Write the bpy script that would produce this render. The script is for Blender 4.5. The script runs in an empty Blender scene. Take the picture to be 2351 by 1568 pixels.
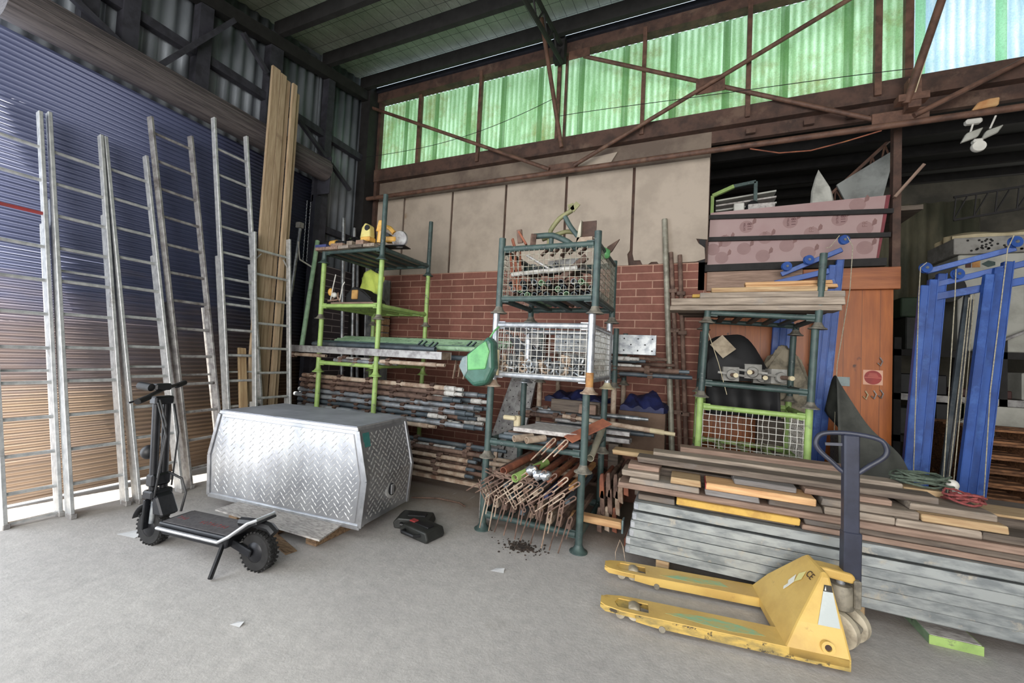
import bpy, bmesh, math, random
from mathutils import Vector, Matrix
random.seed(7)
SC = bpy.context.scene
COL = SC.collection
V = Vector
PI = math.pi

# ---------------------------------------------------------------- camera, world, sun, daylight, exposure
cam_d = bpy.data.cameras.new('camera'); cam = bpy.data.objects.new('camera', cam_d); COL.objects.link(cam)
cam_d.sensor_width = 36.0; cam_d.lens = 36.0 * 930.0 / 2351.0; cam_d.clip_start = 0.05; cam_d.clip_end = 100
yaw, pitch, roll = -4.08556118e-01, 3.91825294e-02, 5.05979255e-02
fw = V((math.sin(yaw) * math.cos(pitch), math.cos(yaw) * math.cos(pitch), math.sin(pitch)))
rt = V((math.cos(yaw), -math.sin(yaw), 0)); up = rt.cross(fw)
r2 = rt * math.cos(roll) + up * math.sin(roll); u2 = -rt * math.sin(roll) + up * math.cos(roll)
cam.matrix_world = Matrix(((r2.x, u2.x, -fw.x, 0), (r2.y, u2.y, -fw.y, 0), (r2.z, u2.z, -fw.z, 1.5), (0, 0, 0, 1)))
SC.camera = cam

w = bpy.data.worlds.new('daylight_sky'); SC.world = w; w.use_nodes = True
bg = w.node_tree.nodes['Background']; bg.inputs[0].default_value = (0.72, 0.85, 1.0, 1); bg.inputs[1].default_value = 2.2

def aim(o, d): o.rotation_euler = V(d).to_track_quat('-Z', 'Y').to_euler()
sd = bpy.data.lights.new('sun', 'SUN'); sd.energy = 16.0; sd.angle = 0.009; sd.color = (1.0, 0.94, 0.82)
sun = bpy.data.objects.new('sun', sd); COL.objects.link(sun); sun.location = (-9, -9, 9); aim(sun, (0.17, 1.0, -0.9))

def area(name, loc, d, sx, sy, e, c):
    l = bpy.data.lights.new(name, 'AREA'); l.shape = 'RECTANGLE'; l.size = sx; l.size_y = sy; l.energy = e; l.color = c
    o = bpy.data.objects.new(name, l); COL.objects.link(o); o.location = loc; aim(o, d); return o
area('daylight_front_door', (0.6, -5.3, 2.3), (0, 1, -0.02), 7.5, 4.0, 820, (1.0, 0.97, 0.94))
area('overhead_fill_front_bay', (0.2, -1.6, 4.75), (0, 0.12, -1), 7.0, 2.6, 150, (0.94, 0.97, 1.0))  # overhead fill lamp added to brighten the floor, no known roof opening
area('fill_next_bay', (6.95, 8.6, 2.6), (-1, -0.25, -0.05), 3.0, 3.0, 120, (1.0, 0.96, 0.88))  # fill lamp added to lift the dim next bay, not a real opening
area('daylight_side_door', (-5.5, -0.95, 2.1), (1, 0.1, -0.05), 4.0, 4.0, 185, (0.95, 0.97, 1.0))

vs = SC.view_settings
vs.view_transform = 'Standard'; vs.look = 'None'; vs.exposure = 0.0; vs.gamma = 1.0; vs.use_curve_mapping = False
SC.cycles.use_denoising = True
SC.cycles.max_bounces = 8; SC.cycles.diffuse_bounces = 4; SC.cycles.glossy_bounces = 3; SC.cycles.transmission_bounces = 4
SC.cycles.sample_clamp_indirect = 6.0; SC.cycles.caustics_reflective = False; SC.cycles.caustics_refractive = False

# ---------------------------------------------------------------- materials
MATS = {}
def srgb(h, ds=.16):
    l = [((c / 255.0) / 12.92 if c / 255.0 <= 0.04045 else ((c / 255.0 + 0.055) / 1.055) ** 2.4) for c in h]
    g = .2126 * l[0] + .7152 * l[1] + .0722 * l[2]
    return tuple(a + (g - a) * ds for a in l) + (1,)
def new_mat(name):
    m = bpy.data.materials.new(name); m.use_nodes = True; MATS[name] = m
    nt = m.node_tree; return m, nt, nt.nodes['Principled BSDF']
def ramp(nt, a, b, ca=(0, 0, 0, 1), cb=(1, 1, 1, 1)):
    r = nt.nodes.new('ShaderNodeValToRGB'); e = r.color_ramp.elements
    e[0].position = a; e[0].color = ca; e[1].position = b; e[1].color = cb; return r
def mixc(nt, fac, a, b, mode='MIX'):
    x = nt.nodes.new('ShaderNodeMix'); x.data_type = 'RGBA'; x.blend_type = mode
    for k, val in ((0, fac), (6, a), (7, b)):
        if hasattr(val, 'is_linked'): nt.links.new(val, x.inputs[k])
        else: x.inputs[k].default_value = val
    return x.outputs[2]
def math_n(nt, op, a, b=0.0):
    x = nt.nodes.new('ShaderNodeMath'); x.operation = op
    for k, val in ((0, a), (1, b)):
        if hasattr(val, 'is_linked'): nt.links.new(val, x.inputs[k])
        else: x.inputs[k].default_value = val
    return x.outputs[0]
def coords(nt, rnd=True):
    tc = nt.nodes.new('ShaderNodeTexCoord')
    if not rnd: return tc.outputs['Object']
    oi = nt.nodes.new('ShaderNodeObjectInfo'); ad = nt.nodes.new('ShaderNodeVectorMath'); ad.operation = 'ADD'
    s = math_n(nt, 'MULTIPLY', oi.outputs['Random'], 53.0)
    nt.links.new(tc.outputs['Object'], ad.inputs[0]); nt.links.new(s, ad.inputs[1]); return ad.outputs[0]
def noise(nt, co, scale, st=(1, 1, 1), detail=6, rough=0.6):
    mp = nt.nodes.new('ShaderNodeMapping'); mp.inputs['Scale'].default_value = st; nt.links.new(co, mp.inputs[0])
    n = nt.nodes.new('ShaderNodeTexNoise'); n.inputs['Scale'].default_value = scale; n.inputs['Detail'].default_value = detail
    n.inputs['Roughness'].default_value = rough; nt.links.new(mp.outputs[0], n.inputs['Vector']); return n.outputs[0]
def bump(nt, bs, h, strength, dist=0.01):
    b = nt.nodes.new('ShaderNodeBump'); b.inputs['Strength'].default_value = strength; b.inputs['Distance'].default_value = dist
    nt.links.new(h, b.inputs['Height']); nt.links.new(b.outputs[0], bs.inputs['Normal'])
def M(name, c1, c2=None, sc=6, st=(1, 1, 1), lo=.42, hi=.62, rough=.6, metal=0, bmp=.15, bsc=60, c3=None, sc3=2.5, lo3=.55, hi3=.66, var=.0, sheen=0):
    if name in MATS: return MATS[name]
    m, nt, bs = new_mat(name); co = coords(nt)
    n = noise(nt, co, sc, st); r = ramp(nt, lo, hi); nt.links.new(n, r.inputs[0])
    c = mixc(nt, r.outputs[0], srgb(c1), srgb(c2 or c1))
    if c3:
        n3 = noise(nt, co, sc3, (1, 1, 1), 8, .7); r3 = ramp(nt, lo3, hi3); nt.links.new(n3, r3.inputs[0]); c = mixc(nt, r3.outputs[0], c, srgb(c3))
    if var:
        oi = nt.nodes.new('ShaderNodeObjectInfo'); hs = nt.nodes.new('ShaderNodeHueSaturation')
        vv = math_n(nt, 'ADD', math_n(nt, 'MULTIPLY', oi.outputs['Random'], var * 2), 1 - var); nt.links.new(vv, hs.inputs['Value'])
        nt.links.new(c, hs.inputs['Color']); c = hs.outputs[0]
    nt.links.new(c, bs.inputs['Base Color']); bs.inputs['Roughness'].default_value = rough; bs.inputs['Metallic'].default_value = metal
    if bmp:
        nb = noise(nt, co, bsc, st, 4); bump(nt, bs, nb, bmp, .004)
    return m
WOODST = (.7, 9, 9)
def W(name, a, b, c3=None, rough=.75, var=.12, sc=5, **k): return M(name, a, b, sc=sc, st=WOODST, lo=.35, hi=.68, rough=rough, bmp=.35, bsc=22, c3=c3, var=var, **k)

W('wood_pine', (196, 166, 118), (158, 120, 76), var=.1); W('wood_weathered', (166, 150, 132), (112, 98, 84), c3=(134, 126, 118), var=.2)
W('wood_dark', (118, 104, 90), (74, 62, 54), c3=(102, 94, 88), var=.2); W('wood_grey', (138, 134, 132), (98, 92, 88), var=.12)
W('wood_red', (164, 134, 114), (118, 92, 76), var=.15); W('wood_fresh', (222, 176, 116), (190, 134, 78), var=.06)
W('wood_orange', (172, 96, 36), (132, 66, 22), var=.05, sc=2.2, rough=.45); W('wood_leaning', (192, 168, 132), (158, 130, 96), c3=(132, 106, 82), lo3=.62, hi3=.72, var=.12)
M('paint_yellow_board', (212, 166, 44), (186, 140, 40), sc=9, rough=.7, c3=(150, 116, 60), lo3=.62)
M('paint_blue_board', (62, 72, 128), (50, 58, 100), rough=.7)
M('ply_grey', (196, 190, 184), (150, 142, 138), sc=7, st=(3, 12, 3), rough=.8)
M('pallet_wood', (160, 128, 92), (112, 84, 58), sc=7, st=(2, 8, 8), rough=.85, var=.15)
M('pallet_brown', (150, 100, 58), (98, 62, 36), sc=6, st=(2, 8, 8), rough=.85, var=.15)
M('alu_ladder', (204, 206, 206), (176, 179, 181), sc=18, rough=.42, metal=.45, c3=(160, 158, 156), lo3=.62)
M('alu_old', (172, 170, 168), (134, 130, 130), sc=14, rough=.5, metal=.4, c3=(96, 86, 80))
M('alu_dark', (40, 44, 56), (28, 30, 38), rough=.4, metal=.2)
M('red_rung', (170, 46, 48), (150, 60, 60), rough=.5)
M('galv', (168, 172, 174), (120, 126, 132), sc=11, rough=.42, metal=.65, c3=(104, 108, 112), var=.08)
M('galv_dirty', (158, 163, 162), (118, 124, 126), sc=5, st=(1, 3, 3), rough=.55, metal=.4, c3=(172, 164, 148), sc3=7, lo3=.58, hi3=.68, var=.1)
M('galv_bright', (190, 194, 200), (150, 156, 166), sc=14, rough=.38, metal=.6, c3=(206, 208, 210), lo3=.6)
M('mesh_wire', (164, 160, 142), (120, 114, 98), sc=30, rough=.5, metal=.4, bmp=0)
M('mesh_white', (206, 204, 196), (172, 168, 158), sc=30, rough=.5, metal=.3, bmp=0)
M('green_lime', (156, 192, 90), (138, 172, 80), sc=10, rough=.5, c3=(116, 128, 88), sc3=9, lo3=.58, hi3=.66)
M('green_pale', (152, 190, 150), (124, 166, 124), sc=10, rough=.5, c3=(96, 116, 100), sc3=7, var=.12)
M('green_dark', (66, 88, 84), (50, 68, 68), sc=12, rough=.5, c3=(112, 124, 118), sc3=12, lo3=.6, hi3=.68)
M('green_teal', (86, 118, 116), (64, 92, 96), sc=9, rough=.5, c3=(70, 74, 80), var=.15)
M('flange_grey', (128, 122, 108), (88, 84, 76), sc=20, rough=.7, c3=(150, 130, 92), lo3=.6)
M('tube_grey', (150, 156, 162), (110, 116, 122), sc=7, rough=.5, metal=.35, c3=(98, 84, 74), sc3=3, lo3=.52, hi3=.66, var=.2)
M('tube_slate', (84, 96, 104), (64, 74, 82), sc=7, rough=.5, metal=.2, c3=(108, 112, 114), var=.15)
M('tube_white', (200, 198, 192), (156, 152, 146), sc=16, rough=.55, c3=(104, 84, 70), sc3=14, lo3=.6, hi3=.66)
M('rust', (116, 90, 76), (82, 60, 50), sc=12, rough=.8, c3=(140, 112, 92), var=.2)
M('rust_pale', (178, 158, 136), (140, 114, 92), sc=10, rough=.75, c3=(116, 84, 64), sc3=6, lo3=.55, var=.15)
M('rust_orange', (160, 90, 58), (122, 66, 46), sc=8, rough=.75, c3=(186, 120, 56), var=.1)
M('rust_yellow', (186, 134, 60), (150, 92, 44), sc=8, rough=.75, c3=(120, 70, 40))
M('steel_brown', (86, 60, 48), (62, 44, 36), sc=6, rough=.75, c3=(104, 80, 64), var=.05)
M('steel_truss', (110, 76, 58), (80, 54, 42), sc=8, rough=.65, c3=(124, 92, 70), var=.08)
M('steel_black', (34, 32, 32), (24, 22, 22), sc=8, rough=.75)
M('steel_navy', (40, 42, 54), (30, 32, 42), sc=8, rough=.7)
M('girt', (56, 56, 66), (40, 40, 48), sc=8, rough=.75)
M('drum', (96, 88, 88), (70, 64, 66), sc=6, st=(8, .5, 8), rough=.7)
M('chequer', (200, 202, 206), (178, 180, 186), sc=5, rough=.32, metal=.82, bmp=.12, bsc=14)
M('chequer_stud', (222, 222, 220), (200, 200, 200), sc=12, rough=.34, metal=.6, bmp=0)
M('alu_trim', (196, 198, 202), (172, 174, 178), sc=12, rough=.35, metal=.8)
M('black_plastic', (30, 31, 34), (22, 22, 25), sc=10, rough=.45)
M('black_metal', (34, 35, 40), (24, 25, 29), sc=9, rough=.38, metal=.3)
M('rubber', (36, 35, 35), (24, 23, 23), sc=14, rough=.85)
M('grip_tape', (86, 82, 84), (72, 68, 70), sc=40, rough=.85)
M('red_print', (150, 50, 52), (128, 44, 46), rough=.8)
M('yellow_truck', (218, 178, 72), (200, 158, 60), sc=4, rough=.42, c3=(176, 136, 60), sc3=6, lo3=.6, hi3=.7)
M('yellow_worn', (206, 168, 58), (150, 128, 62), sc=9, st=(1, 1, 3), rough=.55, c3=(70, 62, 48), sc3=16, lo3=.56, hi3=.62)
M('green_worn', (138, 192, 146), (190, 178, 100), sc=14, st=(1, 3, 3), rough=.7, lo=.4, hi=.56)
M('navy_paint', (50, 54, 72), (40, 43, 58), sc=5, rough=.42, c3=(84, 88, 100), sc3=22, lo3=.7, hi3=.74)
M('wheel_cream', (192, 180, 154), (150, 138, 116), sc=12, rough=.6)
M('pump_grey', (146, 138, 120), (104, 98, 86), sc=14, rough=.6, metal=.2)
M('label_white', (196, 202, 200), (182, 190, 188), rough=.5); M('label_dark', (58, 52, 44), (48, 44, 40), rough=.5)
M('logo_white', (232, 232, 222), (222, 222, 212), rough=.5); M('logo_yellow', (226, 216, 130), (216, 206, 120), rough=.5)
M('ink_brown', (70, 48, 34), (60, 40, 30), rough=.7); M('ink_maroon', (88, 44, 48), (76, 40, 44), rough=.8)
M('blue_hoist', (40, 88, 172), (32, 70, 142), sc=4, rough=.45, c3=(56, 104, 184), sc3=3)
M('blue_dark', (22, 40, 84), (18, 32, 66), rough=.5)
M('rope', (184, 176, 150), (150, 142, 118), sc=60, rough=.9); M('rope_green', (86, 100, 84), (62, 74, 62), sc=50, rough=.9); M('rope_red', (158, 72, 70), (120, 50, 50), sc=50, rough=.9)
M('tarp_grey', (74, 76, 70), (56, 58, 54), sc=5, rough=.75, bmp=.3, bsc=12)
M('bag_black', (28, 28, 30), (18, 18, 20), sc=5, rough=.7, bmp=.4, bsc=10)
M('cloth_beige', (176, 160, 134), (140, 126, 104), sc=8, rough=.9)
M('blanket', (150, 140, 118), (96, 90, 76), sc=7, rough=.95, bmp=.8, bsc=9)
M('blue_tarp', (28, 38, 92), (20, 26, 62), sc=7, rough=.6, bmp=.5, bsc=9)
M('bag_green', (92, 178, 98), (72, 148, 84), sc=9, rough=.4, bmp=.5, bsc=14); M('bag_green_dark', (48, 96, 78), (60, 110, 96), sc=9, rough=.35, bmp=.5, bsc=14)
M('bag_clear', (120, 140, 140), (96, 116, 118), sc=9, rough=.3, bmp=.5, bsc=14)
M('hi_vis', (210, 232, 62), (186, 212, 54), sc=9, rough=.8); M('hi_vis_navy', (46, 48, 60), (36, 38, 48), sc=9, rough=.8)
M('tool_yellow', (232, 178, 50), (214, 154, 40), sc=9, rough=.4); M('tool_lime', (120, 172, 72), (96, 146, 58), rough=.5); M('tool_pale', (222, 208, 110), (200, 184, 90), rough=.5)
M('leather', (196, 146, 60), (160, 112, 46), rough=.7)
M('white_plastic', (214, 212, 202), (196, 194, 186), rough=.45); M('cream', (204, 190, 150), (182, 166, 126), rough=.6)
M('panel_off_white', (176, 176, 166), (150, 150, 140), sc=3, rough=.55)
M('plastic_sheet', (190, 190, 180), (150, 150, 142), sc=5, rough=.35)
M('paper', (206, 206, 206), (190, 190, 192), rough=.9); M('cardboard', (116, 92, 74), (98, 76, 60), rough=.9)
M('red_sticker', (176, 40, 30), (150, 32, 26), rough=.5); M('sticker_pink', (226, 172, 140), (220, 160, 128), rough=.6); M('sticker_text', (206, 104, 84), (196, 96, 78), rough=.6)
M('terracotta', (138, 92, 74), (110, 70, 56), rough=.9)
M('silver_foil', (214, 220, 228), (170, 178, 190), sc=20, rough=.25, metal=.8, bmp=.6, bsc=30)
M('orange_plastic', (196, 150, 90), (180, 120, 60), rough=.6)
M('gold_pvc', (178, 172, 150), (150, 144, 122), rough=.5)
M('case_dark', (44, 46, 44), (32, 34, 32), rough=.5); M('case_green', (44, 66, 42), (34, 50, 34), rough=.6); M('case_maroon', (74, 40, 36), (60, 32, 30), rough=.6)
M('debris', (74, 60, 50), (40, 34, 30), sc=30, rough=.95)
M('helmet_black', (22, 23, 25), (16, 16, 18), rough=.22)
M('concrete_grey', (150, 148, 142), (120, 118, 112), rough=.9)

def m_concrete():
    m, nt, bs = new_mat('concrete_floor'); co = coords(nt, False)
    a = noise(nt, co, .55, (1, 1, 1), 8, .65); ra = ramp(nt, .35, .68); nt.links.new(a, ra.inputs[0])
    c = mixc(nt, ra.outputs[0], srgb((178, 173, 170)), srgb((200, 195, 190)))
    b = noise(nt, co, 14, (1, 1, 1), 8, .75); rb = ramp(nt, .3, .75, (.72, .72, .72, 1), (1.14, 1.13, 1.12, 1)); nt.links.new(b, rb.inputs[0])
    c = mixc(nt, .8, c, rb.outputs[0], 'MULTIPLY')
    d = noise(nt, co, 1.7, (1, 1, 1), 10, .72); rd = ramp(nt, .6, .7); nt.links.new(d, rd.inputs[0])
    c = mixc(nt, math_n(nt, 'MULTIPLY', rd.outputs[0], .5), c, srgb((148, 140, 132)))
    # brown oil stains under the stillages and along the timber
    sx = nt.nodes.new('ShaderNodeSeparateXYZ'); nt.links.new(co, sx.inputs[0])
    e = noise(nt, co, 1.1, (1, 1, 1), 8, .7)
    yy = math_n(nt, 'ADD', math_n(nt, 'MULTIPLY', e, 1.6), sx.outputs[1])
    re = ramp(nt, 0.0, 1.0); mr = nt.nodes.new('ShaderNodeMapRange'); mr.inputs[1].default_value = 3.9; mr.inputs[2].default_value = 4.5; nt.links.new(yy, mr.inputs[0])
    c = mixc(nt, math_n(nt, 'MULTIPLY', mr.outputs[0], .75), c, srgb((126, 106, 86)))
    f = noise(nt, co, 3.0, (6, 1, 1), 3, .5); rf = ramp(nt, .69, .71); nt.links.new(f, rf.inputs[0])
    c = mixc(nt, math_n(nt, 'MULTIPLY', rf.outputs[0], .3), c, srgb((206, 203, 198)))
    nt.links.new(c, bs.inputs['Base Color']); bs.inputs['Roughness'].default_value = .78
    bump(nt, bs, noise(nt, co, 45, (1, 1, 1), 8, .7), .35, .01); return m
m_concrete()
def m_brick():
    m, nt, bs = new_mat('brick_wall'); co = coords(nt, False)
    sx = nt.nodes.new('ShaderNodeSeparateXYZ'); nt.links.new(co, sx.inputs[0])
    cx = nt.nodes.new('ShaderNodeCombineXYZ'); nt.links.new(math_n(nt, 'ADD', sx.outputs[0], sx.outputs[1]), cx.inputs[0]); nt.links.new(sx.outputs[2], cx.inputs[1])
    b = nt.nodes.new('ShaderNodeTexBrick'); nt.links.new(cx.outputs[0], b.inputs['Vector'])
    b.inputs['Color1'].default_value = srgb((150, 92, 76)); b.inputs['Color2'].default_value = srgb((126, 76, 62)); b.inputs['Mortar'].default_value = srgb((190, 146, 122))
    b.inputs['Scale'].default_value = 1.0; b.inputs['Mortar Size'].default_value = .0065; b.inputs['Mortar Smooth'].default_value = .1
    b.inputs['Brick Width'].default_value = .405; b.inputs['Row Height'].default_value = .1035; b.inputs['Bias'].default_value = 0
    n = noise(nt, co, 9, (1, 1, 1), 6, .7); r = ramp(nt, .3, .7, (.74, .72, .7, 1), (1.15, 1.15, 1.15, 1)); nt.links.new(n, r.inputs[0])
    c = mixc(nt, .8, b.outputs[0], r.outputs[0], 'MULTIPLY')
    nt.links.new(c, bs.inputs['Base Color']); bs.inputs['Roughness'].default_value = .85
    h = math_n(nt, 'SUBTRACT', math_n(nt, 'MULTIPLY', n, .3), b.outputs['Fac']); bump(nt, bs, h, .5, .006); return m
m_brick()
def m_window(name, bright, mid, lap, moss, strength, pitch):
    srgb_ = lambda h: srgb(h, .08)
    m, nt, bs = new_mat(name); co = coords(nt, False); out = nt.nodes['Material Output']
    sx = nt.nodes.new('ShaderNodeSeparateXYZ'); nt.links.new(co, sx.inputs[0])
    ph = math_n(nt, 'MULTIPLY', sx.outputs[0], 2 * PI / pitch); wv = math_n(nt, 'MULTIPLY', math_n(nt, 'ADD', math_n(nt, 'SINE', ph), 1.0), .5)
    n = noise(nt, co, 5, (1, 1, .25), 6, .65); r = ramp(nt, .32, .62); nt.links.new(n, r.inputs[0])
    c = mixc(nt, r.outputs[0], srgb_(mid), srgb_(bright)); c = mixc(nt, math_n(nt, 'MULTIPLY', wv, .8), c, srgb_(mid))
    n2 = noise(nt, co, 1.5, (1, 1, 1), 9, .75); r2 = ramp(nt, .5, .68); nt.links.new(n2, r2.inputs[0]); c = mixc(nt, math_n(nt, 'MULTIPLY', r2.outputs[0], .75), c, srgb_(moss))
    fr = math_n(nt, 'FRACT', math_n(nt, 'DIVIDE', math_n(nt, 'ADD', sx.outputs[0], 9.0), .62)); lp = math_n(nt, 'LESS_THAN', fr, .14); c = mixc(nt, math_n(nt, 'MULTIPLY', lp, .85), c, srgb_(lap))
    n3 = noise(nt, co, 60, (1, 1, 1), 4, .8); r3 = ramp(nt, .35, .7, (.66, .7, .64, 1), (1.1, 1.1, 1.1, 1)); nt.links.new(n3, r3.inputs[0]); c = mixc(nt, .8, c, r3.outputs[0], 'MULTIPLY')
    nt.links.new(c, bs.inputs['Base Color']); bs.inputs['Roughness'].default_value = .5
    nt.links.new(c, bs.inputs['Emission Color']); bs.inputs['Emission Strength'].default_value = strength
    return m
m_window('window_green', (190, 236, 200), (118, 168, 114), (72, 122, 64), (122, 130, 66), .84, .08)
m_window('window_blue', (220, 240, 250), (150, 190, 214), (120, 192, 140), (150, 190, 190), .9, .08)
def m_foil():
    m, nt, bs = new_mat('foil_insulation'); co = coords(nt, False)
    n = noise(nt, co, 2.2, (1, .6, 1), 8, .7); r = ramp(nt, .35, .7); nt.links.new(n, r.inputs[0])
    c = mixc(nt, r.outputs[0], srgb((160, 176, 146)), srgb((210, 222, 198)))
    sx = nt.nodes.new('ShaderNodeSeparateXYZ'); nt.links.new(co, sx.inputs[0])
    w1 = math_n(nt, 'LESS_THAN', math_n(nt, 'FRACT', math_n(nt, 'DIVIDE', sx.outputs[0], .15)), .05)
    w2 = math_n(nt, 'LESS_THAN', math_n(nt, 'FRACT', math_n(nt, 'DIVIDE', sx.outputs[1], .3)), .03)
    c = mixc(nt, math_n(nt, 'MULTIPLY', math_n(nt, 'MAXIMUM', w1, w2), .75), c, srgb((52, 56, 46)))
    nt.links.new(c, bs.inputs['Base Color']); bs.inputs['Roughness'].default_value = .5; bs.inputs['Metallic'].default_value = .25
    bump(nt, bs, noise(nt, co, 4, (1.6, .45, 1), 8, .72), 1.0, .14); return m
m_foil()
def m_door():
    m, nt, bs = new_mat('shutter_slats'); co = coords(nt, False)
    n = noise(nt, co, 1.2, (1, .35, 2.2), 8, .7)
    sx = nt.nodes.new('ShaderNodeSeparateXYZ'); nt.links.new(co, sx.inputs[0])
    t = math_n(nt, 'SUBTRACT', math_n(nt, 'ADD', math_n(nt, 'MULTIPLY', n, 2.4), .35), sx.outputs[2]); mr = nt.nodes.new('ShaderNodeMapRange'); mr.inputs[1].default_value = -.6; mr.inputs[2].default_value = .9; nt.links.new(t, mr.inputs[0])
    c = mixc(nt, mr.outputs[0], srgb((80, 88, 122)), srgb((154, 130, 108)))   # painted light: blue flare haze above, warm bounce off the sunlit floor below
    nt.links.new(c, bs.inputs['Base Color']); bs.inputs['Roughness'].default_value = .42; bs.inputs['Metallic'].default_value = .15; return m
m_door()
M('sheet_grey', (140, 148, 156), (114, 122, 130), sc=3, st=(1, 1, .3), rough=.5, metal=.3)
M('fibre_panel', (182, 166, 148), (166, 151, 134), sc=2.5, rough=.8, c3=(150, 124, 92), sc3=1.6, lo3=.66, hi3=.74, bmp=.1)
M('fibre_brown', (128, 112, 96), (104, 88, 76), sc=2.5, rough=.85)
M('pink_board', (170, 142, 138), (158, 120, 120), sc=1.2, rough=.5, lo=.3, hi=.7, bmp=.05); M('pink_mark', (152, 118, 115), (146, 112, 110), rough=.6); M('pink_leaf', (134, 96, 92), (126, 90, 86), rough=.6)
M('roof_dark', (30, 32, 30), (22, 24, 22), sc=3, rough=.8); M('wall_dark', (92, 88, 76), (64, 62, 54), sc=2, rough=.85)
M('corr_far', (128, 122, 96), (76, 78, 60), sc=2, st=(1, 1, .3), rough=.7)
M('blockwork', (78, 76, 80), (62, 60, 66), sc=6, rough=.9)

def m_brick2():
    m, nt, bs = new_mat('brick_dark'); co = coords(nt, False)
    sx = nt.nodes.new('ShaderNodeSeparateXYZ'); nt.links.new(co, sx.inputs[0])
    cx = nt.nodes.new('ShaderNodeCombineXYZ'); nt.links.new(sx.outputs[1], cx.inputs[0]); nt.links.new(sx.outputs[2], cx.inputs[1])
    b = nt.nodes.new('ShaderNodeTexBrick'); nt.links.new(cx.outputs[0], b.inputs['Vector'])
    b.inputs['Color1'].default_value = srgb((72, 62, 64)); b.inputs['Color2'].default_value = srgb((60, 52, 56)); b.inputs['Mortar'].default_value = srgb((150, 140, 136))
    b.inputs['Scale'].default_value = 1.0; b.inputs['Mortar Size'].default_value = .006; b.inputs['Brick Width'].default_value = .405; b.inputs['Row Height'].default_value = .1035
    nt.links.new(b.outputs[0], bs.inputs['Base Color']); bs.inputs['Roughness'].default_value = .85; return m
m_brick2()
def m_partition():
    m, nt, bs = new_mat('wood_orange_v'); co = coords(nt, False)
    sx = nt.nodes.new('ShaderNodeSeparateXYZ'); nt.links.new(co, sx.inputs[0])
    pid = math_n(nt, 'FLOOR', math_n(nt, 'DIVIDE', sx.outputs[0], .16)); wn = nt.nodes.new('ShaderNodeTexWhiteNoise'); wn.noise_dimensions = '1D'; nt.links.new(pid, wn.inputs['W'])
    n = noise(nt, co, 2.5, (8, 1, .8), 6, .6); r = ramp(nt, .35, .7); nt.links.new(n, r.inputs[0])
    c = mixc(nt, r.outputs[0], srgb((178, 100, 40), 0), srgb((142, 74, 26), 0)); c = mixc(nt, math_n(nt, 'MULTIPLY', wn.outputs[0], .3), c, srgb((124, 62, 22), 0))
    k = noise(nt, co, 6, (1.2, 1, 1), 2, .5); rk = ramp(nt, .70, .74); nt.links.new(k, rk.inputs[0]); c = mixc(nt, rk.outputs[0], c, srgb((84, 40, 18)))
    g = math_n(nt, 'LESS_THAN', math_n(nt, 'FRACT', math_n(nt, 'DIVIDE', sx.outputs[0], .16)), .03); c = mixc(nt, math_n(nt, 'MULTIPLY', g, .7), c, srgb((70, 34, 16)))
    nt.links.new(c, bs.inputs['Base Color']); bs.inputs['Roughness'].default_value = .42; return m
m_partition()
M('pole_pale', (168, 164, 146), (132, 128, 112), sc=9, rough=.5, metal=.2, c3=(110, 104, 92))
M('maroon_edge', (128, 44, 54), (110, 38, 46), rough=.6); M('haze_panel', (150, 154, 150), (120, 124, 120), sc=4, rough=.4)

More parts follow.
